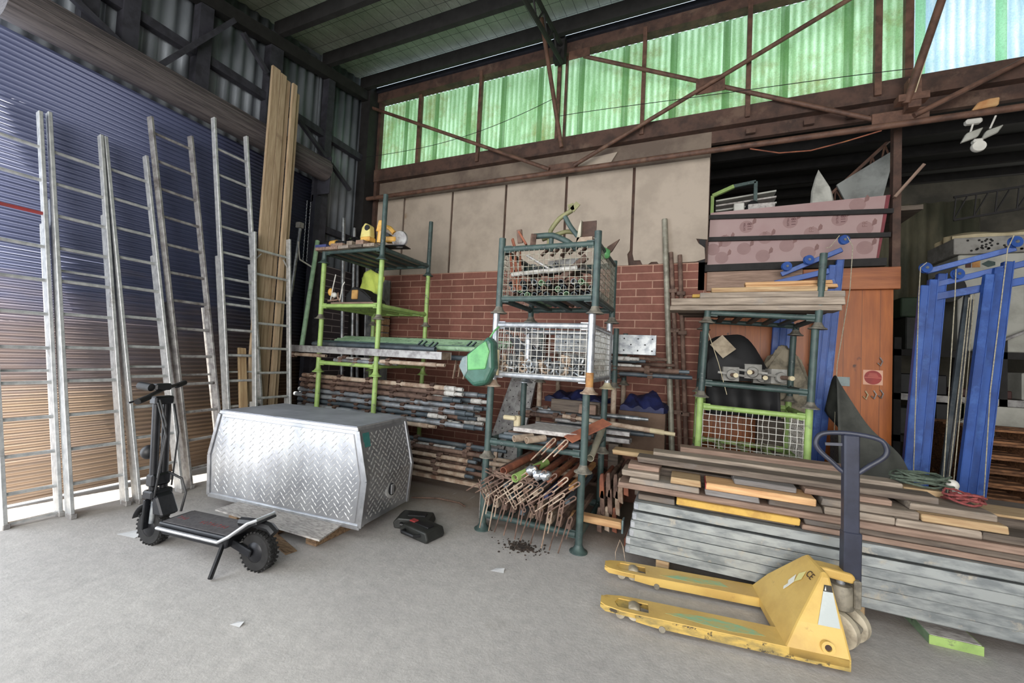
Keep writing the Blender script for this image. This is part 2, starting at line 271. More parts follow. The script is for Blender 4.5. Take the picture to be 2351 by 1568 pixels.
# ---------------------------------------------------------------- mesh builder
def basis(d, upv=(0, 0, 1)):
    x = V(d).normalized(); u_ = V(upv)
    if abs(x.dot(u_.normalized())) > .98: u_ = V((0, 1, 0)) if abs(x.y) < .9 else V((1, 0, 0))
    y = u_.cross(x).normalized(); z = x.cross(y).normalized(); return x, y, z
class MB:
    def __init__(s): s.v = []; s.f = []
    def add(s, vs, fs):
        o = len(s.v); s.v += [V(a) for a in vs]; s.f += [tuple(i + o for i in f) for f in fs]; return s
    def box(s, x0, x1, y0, y1, z0, z1, mat=None):
        vs = [V((x, y, z)) for z in (z0, z1) for y in (y0, y1) for x in (x0, x1)]
        if mat: vs = [mat @ a for a in vs]
        return s.add(vs, [(0, 2, 3, 1), (4, 5, 7, 6), (0, 1, 5, 4), (2, 6, 7, 3), (0, 4, 6, 2), (1, 3, 7, 5)])
    def cbox(s, c, sx, sy, sz, mat=None): return s.box(c[0] - sx / 2, c[0] + sx / 2, c[1] - sy / 2, c[1] + sy / 2, c[2] - sz / 2, c[2] + sz / 2, mat)
    def bar(s, p, q, w_, t, upv=(0, 0, 1)):
        p, q = V(p), V(q); x, y, z = basis(q - p, upv); L = (q - p).length
        mt = Matrix(((x.x, y.x, z.x, p.x), (x.y, y.y, z.y, p.y), (x.z, y.z, z.z, p.z), (0, 0, 0, 1)))
        return s.box(0, L, -w_ / 2, w_ / 2, -t / 2, t / 2, mt)
    def tube(s, p, q, r, n=10, r2=None, caps=True):
        p, q = V(p), V(q); x, y, z = basis(q - p); r2 = r if r2 is None else r2; vs = []
        for c, rr in ((p, r), (q, r2)):
            for k in range(n):
                a = 2 * PI * k / n; vs.append(c + (y * math.cos(a) + z * math.sin(a)) * rr)
        fs = [(k, (k + 1) % n, n + (k + 1) % n, n + k) for k in range(n)]
        if caps: fs += [tuple(range(n - 1, -1, -1)), tuple(range(n, 2 * n))]
        return s.add(vs, fs)
    def hollow(s, p, q, r, t=.004, n=12):
        p, q = V(p), V(q); x, y, z = basis(q - p); vs = []
        for c, rr in ((p, r), (q, r), (q, r - t), (p, r - t)):
            for k in range(n):
                a = 2 * PI * k / n; vs.append(c + (y * math.cos(a) + z * math.sin(a)) * rr)
        fs = []
        for j in range(4):
            o, e = j * n, ((j + 1) % 4) * n
            fs += [(o + k, o + (k + 1) % n, e + (k + 1) % n, e + k) for k in range(n)]
        return s.add(vs, fs)
    def pipe(s, pts, r, n=8, closed=False, caps=True):
        pts = [V(a) for a in pts]; N = len(pts); rings = []; y0 = None
        for i in range(N):
            a = pts[i - 1] if (i or closed) else pts[0]; b = pts[(i + 1) % N] if (i < N - 1 or closed) else pts[-1]
            d = (b - a).normalized()
            if y0 is None: x, y0, z = basis(d)
            y = (y0 - d * y0.dot(d)); y = y.normalized() if y.length > 1e-6 else basis(d)[1]; z = d.cross(y); y0 = y
            rr = r[i] if isinstance(r, (list, tuple)) else r
            rings.append([pts[i] + (y * math.cos(2 * PI * k / n) + z * math.sin(2 * PI * k / n)) * rr for k in range(n)])
        vs = [a for rg in rings for a in rg]; fs = []
        for i in range(N if closed else N - 1):
            o, e = i * n, ((i + 1) % N) * n
            fs += [(o + k, o + (k + 1) % n, e + (k + 1) % n, e + k) for k in range(n)]
        if caps and not closed: fs += [tuple(range(n - 1, -1, -1)), tuple(range((N - 1) * n, N * n))]
        return s.add(vs, fs)
    def lathe(s, prof, c=(0, 0, 0), axis=(0, 0, 1), n=16):
        z, y, x = basis(axis); c = V(c); vs = []; m = len(prof)
        for r, h in prof:
            for k in range(n):
                a = 2 * PI * k / n; vs.append(c + z * h + (x * math.cos(a) + y * math.sin(a)) * max(r, 1e-5))
        fs = []
        for i in range(m - 1):
            fs += [(i * n + k, (i + 1) * n + k, (i + 1) * n + (k + 1) % n, i * n + (k + 1) % n) for k in range(n)]
        fs += [tuple(range(n)), tuple(range(m * n - 1, (m - 1) * n - 1, -1))]
        return s.add(vs, fs)
    def prism(s, poly, d0, d1, ax='y', mat=None):
        f = {'y': lambda a, b, d: V((a, d, b)), 'x': lambda a, b, d: V((d, a, b)), 'z': lambda a, b, d: V((a, b, d))}[ax]
        n = len(poly); vs = [f(a, b, d0) for a, b in poly] + [f(a, b, d1) for a, b in poly]
        if mat: vs = [mat @ a for a in vs]
        return s.add(vs, [tuple(range(n)), tuple(range(2 * n - 1, n - 1, -1))] + [(k, n + k, n + (k + 1) % n, (k + 1) % n) for k in range(n)])
    def ball(s, c, rx, ry=None, rz=None, nu=14, nv=9, fn=None):
        ry = ry or rx; rz = rz or rx; c = V(c); vs = []
        for j in range(nv + 1):
            t = PI * j / nv
            for k in range(nu):
                a = 2 * PI * k / nu; d = V((math.sin(t) * math.cos(a), math.sin(t) * math.sin(a), math.cos(t)))
                m_ = fn(d) if fn else 1.0; vs.append(c + V((d.x * rx, d.y * ry, d.z * rz)) * m_)
        fs = [(j * nu + k, (j + 1) * nu + k, (j + 1) * nu + (k + 1) % nu, j * nu + (k + 1) % nu) for j in range(nv) for k in range(nu)]
        return s.add(vs, fs)
    def grid(s, fn, nu, nv, thick=None):
        vs = [V(fn(i / nu, j / nv)) for j in range(nv + 1) for i in range(nu + 1)]
        fs = [(j * (nu + 1) + i, j * (nu + 1) + i + 1, (j + 1) * (nu + 1) + i + 1, (j + 1) * (nu + 1) + i) for j in range(nv) for i in range(nu)]
        return s.add(vs, fs)
    def build(s, name, mat, parent=None, loc=(0, 0, 0), mw=None, smooth=False, bevel=0, seg=1, solid=0, sub=0):
        me = bpy.data.meshes.new(name); me.from_pydata([tuple(a) for a in s.v], [], s.f)
        bm = bmesh.new(); bm.from_mesh(me); bmesh.ops.remove_doubles(bm, verts=bm.verts, dist=1e-5)
        bmesh.ops.recalc_face_normals(bm, faces=bm.faces); bm.to_mesh(me); bm.free()
        me.materials.append(MATS[mat] if isinstance(mat, str) else mat)
        o = bpy.data.objects.new(name, me); COL.objects.link(o)
        if mw is not None: o.matrix_world = mw
        else: o.location = loc
        if parent: o.parent = parent
        if smooth:
            for p_ in me.polygons: p_.use_smooth = True
            try: me.set_sharp_from_angle(angle=math.radians(38))
            except Exception: pass
        if solid: md = o.modifiers.new('thickness', 'SOLIDIFY'); md.thickness = solid; md.offset = 0
        if bevel: md = o.modifiers.new('edge', 'BEVEL'); md.width = bevel; md.segments = seg; md.limit_method = 'ANGLE'; md.angle_limit = .7
        if sub: md = o.modifiers.new('round', 'SUBSURF'); md.levels = sub; md.render_levels = sub
        return o
def tag(o, label, cat, group=None, kind=None):
    if label: o['label'] = label
    if cat: o['category'] = cat
    if group: o['group'] = group
    if kind: o['kind'] = kind
    return o
def thing(name, label, cat, loc=(0, 0, 0), rz=0, group=None, mw=None):
    o = bpy.data.objects.new(name, None); COL.objects.link(o); o.empty_display_size = .1
    if mw is not None: o.matrix_world = mw
    else: o.location = loc; o.rotation_euler = (0, 0, rz)
    return tag(o, label, cat, group)
def struct(o): o['kind'] = 'structure'; return o
def frame(p, q, upv=(0, 0, 1)):
    p, q = V(p), V(q); x, y, z = basis(q - p, upv)
    return Matrix(((x.x, y.x, z.x, p.x), (x.y, y.y, z.y, p.y), (x.z, y.z, z.z, p.z), (0, 0, 0, 1))), (q - p).length
def board(name, p, q, w_, t, mat, label, cat='timber', group=None, upv=(0, 0, 1), bev=.004, rag=0):
    mw, L = frame(p, q, upv); b = MB().box(0, L, -w_ / 2, w_ / 2, -t / 2, t / 2)
    if rag:
        for a in b.v: a.x += random.uniform(-rag, rag)
    return tag(b.build(name, mat, mw=mw, bevel=bev), label, cat, group)
def bd(name, x0, x1, y0, y1, z0, z1, mat, label, cat='timber', group=None, rz=0, rag=.006, bev=.005):
    """a board lying along x, built from its extents"""
    L = x1 - x0; b = MB().box(0, L, -(y1 - y0) / 2, (y1 - y0) / 2, 0, z1 - z0)
    for a in b.v: a.x += random.uniform(-rag, rag)
    mw = Matrix.Translation((x0, (y0 + y1) / 2, z0)) @ Matrix.Rotation(rz, 4, 'Z')
    return tag(b.build(name, mat, mw=mw, bevel=bev), label, cat, group)
def text(parent, body, size, mat, mw, ext=.0005, name='lettering', al='CENTER'):
    c = bpy.data.curves.new(name, 'FONT'); c.body = body; c.size = size; c.extrude = ext; c.align_x = al; c.align_y = 'CENTER'
    tmp = bpy.data.objects.new(name, c); COL.objects.link(tmp); me = bpy.data.meshes.new_from_object(tmp); bpy.data.objects.remove(tmp); bpy.data.curves.remove(c)
    me.materials.clear(); me.materials.append(MATS[mat]); o = bpy.data.objects.new(name, me); COL.objects.link(o); o.parent = parent; o.matrix_local = mw; return o
def copy_tree(o, parent=None):
    c = o.copy(); COL.objects.link(c)
    if parent: c.parent = parent
    for ch in list(o.children): copy_tree(ch, c)
    return c

# ---------------------------------------------------------------- the building
LX, BY = -5.3, 5.5
def roof_z(y): return 5.315 + .17 * y
struct(MB().box(-5.6, 7.2, -6.2, 12.2, -.12, 0).build('floor', 'concrete_floor'))
rf = MB().add([(-5.6, -6.2, roof_z(-6.2)), (7.2, -6.2, roof_z(-6.2)), (7.2, 5.40, roof_z(5.40)), (-5.6, 5.40, roof_z(5.40)),
               (-5.6, -6.2, roof_z(-6.2) + .1), (7.2, -6.2, roof_z(-6.2) + .1), (7.2, 5.40, roof_z(5.40) + .1), (-5.6, 5.40, roof_z(5.40) + .1)],
              [(0, 1, 2, 3), (7, 6, 5, 4), (0, 4, 5, 1), (1, 5, 6, 2), (2, 6, 7, 3), (3, 7, 4, 0)])
struct(rf.build('ceiling', 'foil_insulation'))
for k, y in enumerate((-4.3, -3.5, -2.7, -1.92, -1.14, -.35, .43, 1.22, 2.0, 2.79, 3.58, 4.37, 5.15)):
    struct(MB().box(-5.3, 7.0, y - .035, y + .035, roof_z(y) - .22, roof_z(y) - .02).build('roof_purlin', 'steel_black'))
# side wall: corrugated sheet above the shutter, dark blockwork near the corner, an open doorway towards the street
def corr(y0, y1, z0, z1, pitch, amp, x=None, y=None, a0=0, a1=0, step=7):
    b = MB(); n = max(2, int((a1 - a0) / pitch * step))
    def f(i, j):
        a = a0 + (a1 - a0) * i; h = math.sin(2 * PI * a / pitch) * amp; z = z0 + (z1 - z0) * j
        return (x + h, a, z) if x is not None else (a, y + h, z)
    return b.grid(f, n, 1)
wl = corr(0, 0, 4.0, 5.95, .15, .018, x=LX - .06, a0=1.25, a1=4.36, step=6); struct(wl.build('wall_left', 'sheet_grey', smooth=True, solid=.002))
struct(corr(0, 0, 2.8, 6.2, .15, .018, x=LX - .06, a0=4.36, a1=5.5, step=6).build('wall_left', 'sheet_grey', smooth=True, solid=.002))
struct(MB().box(LX - .14, LX - .085, 1.2, 5.6, 2.75, 6.3).build('wall_left', 'sheet_grey'))
struct(MB().box(LX - .14, LX, -6.2, -3.05, 0, 5.2).build('wall_left', 'sheet_grey'))
struct(MB().box(LX - .14, LX, -3.05, 1.22, 4.55, 5.6).build('wall_left', 'sheet_grey'))
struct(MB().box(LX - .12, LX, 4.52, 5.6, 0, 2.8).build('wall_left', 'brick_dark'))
struct(MB().box(-5.6, 7.2, -6.3, -6.2, 0, 4.6).build('wall_front', 'sheet_grey'))
struct(MB().box(7.1, 7.2, -6.2, 12.2, 0, 6.3).build('wall_right', 'wall_dark'))
# roller shutter
def slat(i, j):
    y = 1.22 + 3.2 * i; z = .02 + 4.02 * j; return (LX + .008 * math.sin(2 * PI * z / .0465), y, z)
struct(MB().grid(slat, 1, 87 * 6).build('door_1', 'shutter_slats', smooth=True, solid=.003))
dr = MB()
dr.lathe([(.16, 0), (.16, 3.15)], (LX + .2, 1.2, 4.17), (0, 1, 0), 24)
for k in range(10):
    a = math.radians(-30 + k * 26); dr.tube((LX + .2 + .16 * math.cos(a), 1.2, 4.17 + .16 * math.sin(a)), (LX + .2 + .16 * math.cos(a), 4.35, 4.17 + .16 * math.sin(a)), .009, 6)
d_ = tag(dr.build('shutter_roll', 'drum', smooth=True), 'rolled up slats of the big shutter along its top', 'shutter roll')
tag(MB().box(LX + .0, LX + .3, 4.36, 4.38, 3.82, 4.38).box(LX, LX + .05, 4.3, 4.46, 3.7, 4.4).build('shutter_bracket', 'girt'), 'dark end plate carrying the shutter roll near the corner', 'bracket')
tag(MB().box(LX + .02, LX + .1, 4.3, 4.4, 0, 3.8).build('shutter_guide', 'steel_navy'), 'dark upright guide rail at the corner end of the shutter', 'guide rail')
def post(name, x0, x1, y0, y1, z0, z1, mat): return struct(MB().box(x0, x1, y0, y1, z0, z1).build(name, mat))
for y0, y1, z0 in ((1.68, 1.8, 4.3), (1.97, 2.1, 4.3), (2.62, 2.76, 4.2), (3.46, 3.64, 4.2), (4.4, 4.52, 0)):
    post('wall_stud', LX - .03, LX + .1, y0, y1, z0, roof_z(y0) - .2, 'girt')
post('corner_column', -5.33, -5.14, 5.2, 5.46, 0, 6.1, 'steel_black')
post('corner_column', -5.14, -5.08, 5.42, 5.5, 2.8, 5.9, 'steel_brown')
for z in (4.8,): struct(MB().box(LX - .02, LX + .07, 1.2, 5.3, z - .05, z + .05).build('wall_girt', 'girt'))
struct(MB().box(LX - .02, LX + .06, 4.5, 5.3, 3.3, 3.4).build('wall_girt', 'girt'))
struct(MB().bar((LX + .06, -3, roof_z(-3) - .3), (LX + .06, 5.5, roof_z(5.5) - .32), .12, .16).build('eave_beam', 'steel_black'))
for p, q in (((-5.15, 1.1, 4.75), (-5.15, 2.2, 4.24)), ((-5.15, 2.19, 4.24), (-5.15, 2.95, 5.4)), ((-5.15, 3.06, 5.33), (-5.15, 3.4, 5.05)), ((-5.15, 3.9, 4.7), (-5.15, 4.9, 4.1))):
    tag(MB().bar(p, q, .05, .05).build('wall_brace', 'girt'), 'dark diagonal brace bar across the side wall above the shutter', 'brace', 'side wall braces')
tag(MB().bar((-5.2, 2.2, 4.28), (-5.2, 2.75, 4.3), .06, .14).build('brace_cleat', 'girt'), 'dark cleat where the braces meet above the shutter roll', 'cleat')

# back wall: brick, pale fibre panels, steel beam, translucent sheets, truss
struct(MB().box(-5.4, .17, BY, BY + .23, 0, 2.80).build('wall_back', 'brick_wall'))
struct(MB().box(-5.4, .2, BY + .02, BY + .1, 2.80, 4.14).build('wall_back', 'steel_brown'))
xs = [-5.25, -4.51, -3.55, -2.6, -1.65, -.72, .21]
for k in range(6):
    x0, x1 = xs[k] + .018, xs[k + 1] - .018; p_ = [(x0, 2.8), (x1, 2.8), (x1, 4.12), (x0, 4.12)]
    if k == 5: p_ = [(x0 + .02, 2.86), (x0 + .1, 2.86), (x0 + .13, 2.8), (x0 + .2, 2.8), (x0 + .24, 2.83), (x0 + .31, 2.83), (x0 + .33, 2.8), (x1 - .12, 2.81), (x1 - .02, 2.84), (x1 - .03, 2.98), (x1 - .1, 3.04), (x1 - .13, 3.1), (x1, 3.08), (x1, 4.12), (x0, 4.12), (x0, 2.95)]
    if k == 4: p_ = [(x0, 2.8), (x1 - .01, 2.8), (x1 - .03, 2.95), (x1, 3.0), (x1, 4.12), (x0, 4.12)]
    struct(MB().prism(p_, BY - .012, BY + .02).build('wall_back_panel', 'fibre_panel', bevel=.003))
struct(MB().box(-5.3, .2, BY, BY + .04, 4.12, 4.46).build('wall_back', 'fibre_brown'))
tag(MB().prism([(-1.75, 4.16), (-1.05, 4.2), (-.95, 4.36), (-1.7, 4.3)], BY - .03, BY - .004).build('fibre_offcut', 'fibre_panel'), 'torn pale sheet tucked behind the pipe under the green windows', 'sheet')
struct(MB().box(-5.3, 7.0, BY - .1, BY + .04, 4.45, 4.66).build('window_beam', 'steel_brown'))
struct(MB().box(.2, 7.0, BY + .0, BY + .06, 4.3, 4.46).build('window_beam', 'steel_brown'))
struct(MB().box(-5.3, 7.0, BY - .12, BY + .02, 5.87, 6.02).build('window_head', 'steel_brown'))
struct(MB().box(-5.3, 7.0, BY - .16, BY + .02, 6.02, 6.10).build('window_head', 'steel_navy'))
wins = [(-5.28, -4.3), (-4.26, -3.1), (-3.06, -1.8), (-1.74, -.66), (-.61, .55), (.6, 1.76), (1.82, 2.04)]
for k, (a, b_) in enumerate(wins):
    g = corr(0, 0, 4.62, 5.9,   .08, .010, y=BY + .06, a0=a - .05, a1=b_ + .05, step=6)
    struct(g.build('window_%d' % (k + 1), 'window_green', smooth=True, solid=.002))
struct(corr(0, 0, 4.62, 6.0,   .08, .010, y=BY + .06, a0=2.1, a1=6.8, step=6).build('window_8', 'window_blue', smooth=True, solid=.002))
for x, wd, z0, y in ((-4.28, .06, 4.66, BY - .02), (-3.08, .05, 4.5, BY - .1), (-1.82, .05, 4.5, BY - .05), (-1.72, .03, 4.6, BY - .02), (-.635, .05, 4.5, BY - .1), (.575, .05, 4.5, BY - .1), (1.79, .06, 4.5, BY - .1), (2.07, .07, 4.4, BY - .03)):
    struct(MB().box(x - wd / 2, x + wd / 2, y - .03, y + .03, z0, 5.95).build('window_mullion', 'steel_truss'))
TY = 5.28
t_ = tag(MB().tube((-5.2, TY, 4.1), (7.0, TY, 4.1), .033, 12).build('truss_chord', 'steel_truss', smooth=True), 'long rusty pipe running level under the green windows', 'pipe')
def brace(p, q, r, label, cat='brace', grp=None, mat='steel_truss', n=10):
    return tag(MB().tube(p, q, r, n).build('truss_brace', mat, smooth=True), label, cat, grp)
brace((-5.22, TY, 5.74), (-1.85, TY, 4.16), .026, 'rusty diagonal pipe crossing the leftmost green panes')
brace((-1.5, TY, 4.16), (1.9, TY, 5.76), .026, 'rusty diagonal pipe rising to the right across the green panes')
brace((-1.44, TY + .06, 5.73), (1.85, TY + .06, 4.17), .026, 'rusty diagonal pipe falling to the right across the green panes')
brace((2.05, TY, 4.17), (4.6, TY, 5.4), .026, 'rusty diagonal pipe rising below the blue panes')
brace((1.95, TY - .1, 4.25), (2.33, TY - .3, 5.9), .035, 'dark steep pipe standing before the blue panes')
brace((-2.0, 5.0, 6.3), (-1.66, 5.2, 4.4), .03, 'rusty steep pipe standing before the green panes beside a post')
brace((2.0, TY - .12, 4.3), (2.3, TY - .28, 5.75), .006, 'thin wire beside the steep pipe before the blue panes', 'wire', mat='cream', n=6)
for x, z, wd, h, lb in ((.16, 4.94, .32, .2, 'rusty gusset plate where two diagonal pipes cross'), (-1.66, 4.17, .42, .12, 'rusty plate joining pipes below the middle window post'), (1.95, 4.18, .46, .16, 'rusty plate joining pipes below the blue panes'), (-1.5, 5.76, .3, .12, 'rusty plate at the window head by the middle post')):
    tag(MB().box(x - wd / 2, x + wd / 2, TY + .02, TY + .035, z - h / 2, z + h / 2).build('gusset_plate', 'steel_truss', bevel=.002), lb, 'plate')
tag(MB().box(1.88, 2.12, TY - .13, TY - .02, 4.27, 4.34).box(1.96, 2.06, TY - .12, TY - .02, 4.2, 4.5).build('pipe_clamp', 'steel_truss'), 'rusty bolted clamp at the foot of the steep pipe', 'clamp')
for x in (1.7, .62, 1.2, 1.6): tag(MB().box(x - .05, x + .05, BY - .06, BY - .02, 4.33, 4.39).build('beam_cleat', 'steel_brown'), 'small rusty cleat under the window beam', 'cleat', 'window beam cleats')
# perpendicular open web roof girder over the middle post
gd = thing('roof_girder', 'dark open web girder under the roof running out from the middle window post', 'girder', (-1.75, 5.3, 0))
def gz(y): return roof_z(y) - .3
MB().tube((0, 0, gz(5.3)), (0, -8, gz(-2.7)), .03, 8).build('top_chord', 'steel_black', gd)
MB().tube((0, 0, gz(5.3) - .22), (0, -8, gz(-2.7) - .45), .03, 8).build('bottom_chord', 'steel_black', gd)
g = MB()
for k in range(20):
    y = -.4 * k; g.tube((0, y, gz(5.3 + y)), (0, y - .2, gz(5.1 + y) - .24 - .012 * k), .012, 6); g.tube((0, y - .2, gz(5.1 + y) - .24 - .012 * k), (0, y - .4, gz(4.9 + y)), .012, 6)
g.build('web_bars', 'steel_black', gd)
struct(MB().box(-1.86, -1.7, 5.24, 5.36, 5.7, 6.05).build('window_post_cap', 'steel_black'))
wires = [((-5.2, 5.2, 4.8), (-3.2, 5.2, 4.9), (-1.8, 5.2, 5.12)), ((-1.7, 5.2, 4.85), (0, 5.2, 5.0), (2.0, 5.2, 4.62))]
for k, ws in enumerate(wires):
    a, m_, b_ = [V(q) for q in ws]; pts = [a * (1 - t) ** 2 + m_ * 2 * t * (1 - t) + b_ * t * t - V((0, 0, .12 * math.sin(PI * t))) for t in [i / 16 for i in range(17)]]
    tag(MB().pipe(pts, .004, 5).build('slack_wire', 'steel_black'), ('thin slack wire across the left green panes', 'thin slack wire across the right green panes')[k], 'wire')
tag(MB().pipe([(.6, 5.3, 4.068), (.9, 5.34, 3.99), (1.2, 5.36, 3.98), (1.5, 5.34, 4.02), (1.8, 5.3, 4.068)], .007, 6).build('orange_cable', 'rust_orange'), 'thin orange cable sagging below the long pipe', 'cable')
# next bay behind
struct(MB().add([(.1, 5.56, 4.46), (7.2, 5.56, 4.46), (7.2, 12.2, 5.5), (.1, 12.2, 5.5)], [(0, 1, 2, 3)]).build('ceiling_next_bay', 'roof_dark', solid=.05))
for y in (6.3, 7.2, 8.1, 9.0, 9.9, 10.8): struct(MB().box(.1, 7.1, y - .03, y + .03, 4.46 + .157 * (y - 5.56) - .16, 4.46 + .157 * (y - 5.56) - .03).build('roof_purlin', 'steel_black'))
struct(MB().box(.0, 7.2, 11.9, 12.0, 0, 5.6).build('wall_far', 'wall_dark'))
struct(MB().box(-.1, 0, 5.73, 12.0, 0, 5.5).build('wall_next_bay', 'wall_dark'))

# ---------------------------------------------------------------- ladders leaning on the shutter
def ladder(label, fL, fR, tL, tR, z0, sp, n, mat='alu_ladder', back=(.0, .72), gap=.05, red=None, grp='aluminium ladders leaning on the shutter', extra_top=0):
    fL, fR, tL, tR = V(fL), V(fR), V(tL), V(tR)
    base = thing('extension_ladder', label, 'ladder', (fL + fR) / 2, 0, grp); o = base.location
    L = [a - o for a in (fL, fR, tL, tR)]; d = (L[2] - L[0]).normalized(); acr = (L[1] - L[0]).normalized(); nrm = acr.cross(d).normalized()
    if nrm.x < 0: nrm = -nrm
    for a, b in ((L[0], L[2]), (L[1], L[3])):
        MB().bar(a, b, .062, .026, acr).build('rail', mat, base, bevel=.003)
    for a, b in ((L[0], L[2]), (L[1], L[3])):                      # the sliding section behind
        p, q = a.lerp(b, back[0]) - nrm * gap, a.lerp(b, back[1]) - nrm * gap
        MB().bar(p + acr * .0, q, .056, .022, acr).build('rail', mat, base, bevel=.003)
    for k in range(n):
        z = z0 + sp * k; t = z / (L[2].z); t2 = z / (L[3].z)
        p, q = L[0].lerp(L[2], t), L[1].lerp(L[3], t2)
        m_ = 'red_rung' if red == k else mat
        MB().tube(p, q, .015, 8).build('rung', m_, base, smooth=True)
        if 2 < k < n * back[1] - 2: MB().tube(p - nrm * gap + V((0, 0, .1)), q - nrm * gap + V((0, 0, .1)), .012, 6).build('rung', mat, base, smooth=True) if k % 3 == 0 else None
    for a in (L[0], L[1]): MB().cbox(a + V((.0, 0, .02)), .085, .04, .04).build('foot', 'alu_old', base, bevel=.004)
    return base
lad1 = ladder('aluminium ladder with one red rung, nearest the open doorway', (-4.74, 1.385, 0), (-4.73, 1.68, 0), (-5.14, 1.16, 3.42), (-5.14, 1.47, 3.39), .25, .283, 11, red=8)
MB().bar((0, -.15, .03), (0, .15, .03), .03, .02).build('stabiliser_bar', 'alu_ladder', lad1)
ladder('aluminium ladder second from the doorway, beside the one with a red rung', (-4.59, 1.70, 0), (-4.58, 2.05, 0), (-5.16, 1.53, 3.42), (-5.16, 1.87, 3.40), .27, .281, 11, back=(0, .78))
ladder('aluminium ladder third from the doorway, just left of the tallest dull one', (-4.55, 2.13, 0), (-4.56, 2.47, 0), (-5.16, 1.90, 3.40), (-5.16, 2.22, 3.37), .3, .28, 11, back=(0, .7))
ladder('dull weathered ladder fourth from the doorway, its top near the roll', (-4.61, 2.58, 0), (-4.67, 2.95, 0), (-5.16, 2.23, 3.79), (-5.16, 2.60, 3.78), .19, .287, 13, mat='alu_old', back=(0, .5))
ladder('bright ladder whose top overlaps the shutter roll', (-4.6, 2.98, 0), (-4.6, 3.36, 0), (-4.89, 2.67, 3.98), (-4.89, 3.03, 3.96), .22, .286, 13, back=(0, .62))
l6 = ladder('short bright ladder standing before the tall leaning planks', (-4.45, 3.15, 0), (-4.45, 3.58, 0), (-4.72, 3.1, 2.82), (-4.72, 3.55, 2.86), .3, .29, 9, back=(0, .3))
for s, yy in ((1, 3.115), (-1, 3.545)):
    MB().bar((-4.69 + 4.45, yy - 3.365 + .01 * s, 2.5), (-4.69 + 4.45, yy - 3.365 + .07 * s, 2.58), .02, .006).build('corner_gusset', 'alu_ladder', l6)
# long planks leaning on the shutter roll
for k, (o0, w_, zt, dx) in enumerate(((.055, .108, 5.0, .0), (.155, .082, 4.98, .0), (.232, .062, 4.95, -.012), (.3, .064, 4.94, .03), (.366, .058, 4.86, .0))):
    p, q = V((-4.70 + dx, 3.14 + o0, 0.0)), V((-4.875 + dx, 3.27 + o0, zt))
    board('long_plank', p, q, w_, .036, 'wood_leaning', ['widest tall plank leaning left of its row before the roll', 'tall plank leaning second from the left in its row', 'tall plank leaning in the middle of its row', 'tall plank leaning fourth from the left in its row', 'tall plank leaning rightmost in its row before the roll'][k], 'plank', 'tall planks leaning on the shutter roll', upv=(1, 0, .1), bev=.003)
board('offcut_plank', (-4.42, 3.02, 0), (-4.78, 3.1, 1.45), .09, .03, 'wood_pine', 'short pale plank leaning between ladder feet behind the silver box', 'plank', upv=(1, 0, .1))
# shutter chain and oddments near the corner
ch = MB()
for yy in (4.10, 4.16):
    for k in range(34): ch.tube((-5.12, yy, 3.62 - k * .026), (-5.12 + (.004 if k % 2 else -.004), yy, 3.6 - k * .026), .006, 6)
tag(ch.build('shutter_chain', 'galv_bright', smooth=True), 'hanging loop of pull chain beside the shutter guide', 'chain')
tag(MB().tube((-5.14, 4.06, 2.75), (-5.14, 4.3, 2.68), .012, 8).tube((-5.14, 4.06, 2.75), (-5.14, 4.02, 3.0), .008, 8).build('pull_hook', 'white_plastic', smooth=True), 'pale bent rod hanging below the pull chain', 'rod')
tag(MB().box(-5.2, -5.12, 4.0, 4.08, 3.2, 3.28).build('junction_box', 'concrete_grey', bevel=.006), 'small grey box behind the tall leaning planks', 'box')
tag(MB().tube((-5.16, 3.98, 2.2), (-5.16, 4.05, 3.2), .022, 10).build('conduit', 'galv', smooth=True), 'grey conduit standing beside the tall leaning planks', 'conduit')
for k, (a, b, r, m_) in enumerate((((-4.98, 4.9, 0), (-5.14, 4.8, 3.6), .03, 'galv'), ((-4.9, 5.02, 0), (-5.1, 5.0, 3.5), .026, 'galv'), ((-4.86, 5.12, 0), (-5.12, 5.1, 3.3), .028, 'tube_grey'))):
    tag(MB().hollow(a, b, r).build('leaning_tube', m_, smooth=True), ('steel tube leaning leftmost in the dark corner', 'steel tube leaning second in the dark corner', 'steel tube leaning third in the dark corner')[k], 'tube', 'tubes leaning in the corner')
board('corner_channel', (-4.72, 5.18, 0), (-5.04, 5.3, 3.55), .14, .03, 'galv', 'wide steel channel leaning in the corner behind the helmet', 'channel', upv=(1, -.4, 0))
board('corner_channel', (-4.5, 5.26, 0), (-4.72, 5.42, 2.7), .12, .03, 'galv_dirty', 'shorter steel channel leaning in the corner beside the safety vest', 'channel', upv=(1, -.6, 0))
tag(MB().box(-5.13, -5.07, 5.22, 5.28, 3.2, 3.28).build('wall_socket', 'white_plastic', bevel=.005), 'small white switch on the corner column', 'switch')
tag(MB().hollow((-4.96, 4.05, 1.5), (-5.15, 4.35, 3.1), .032).build('leaning_tube', 'green_pale', smooth=True), 'green tube leaning in the corner left of the green stillages', 'tube')
for k, z in enumerate((1.62, 1.74, 1.86, 1.98, 2.1)):
    tag(MB().box(-4.75, -4.55, 5.2, 5.36, z - .05, z + .05).build('timber_block', 'wood_pine', bevel=.004), 'short timber block end in the stack behind the green stillage', 'block', 'block ends stacked in the corner')

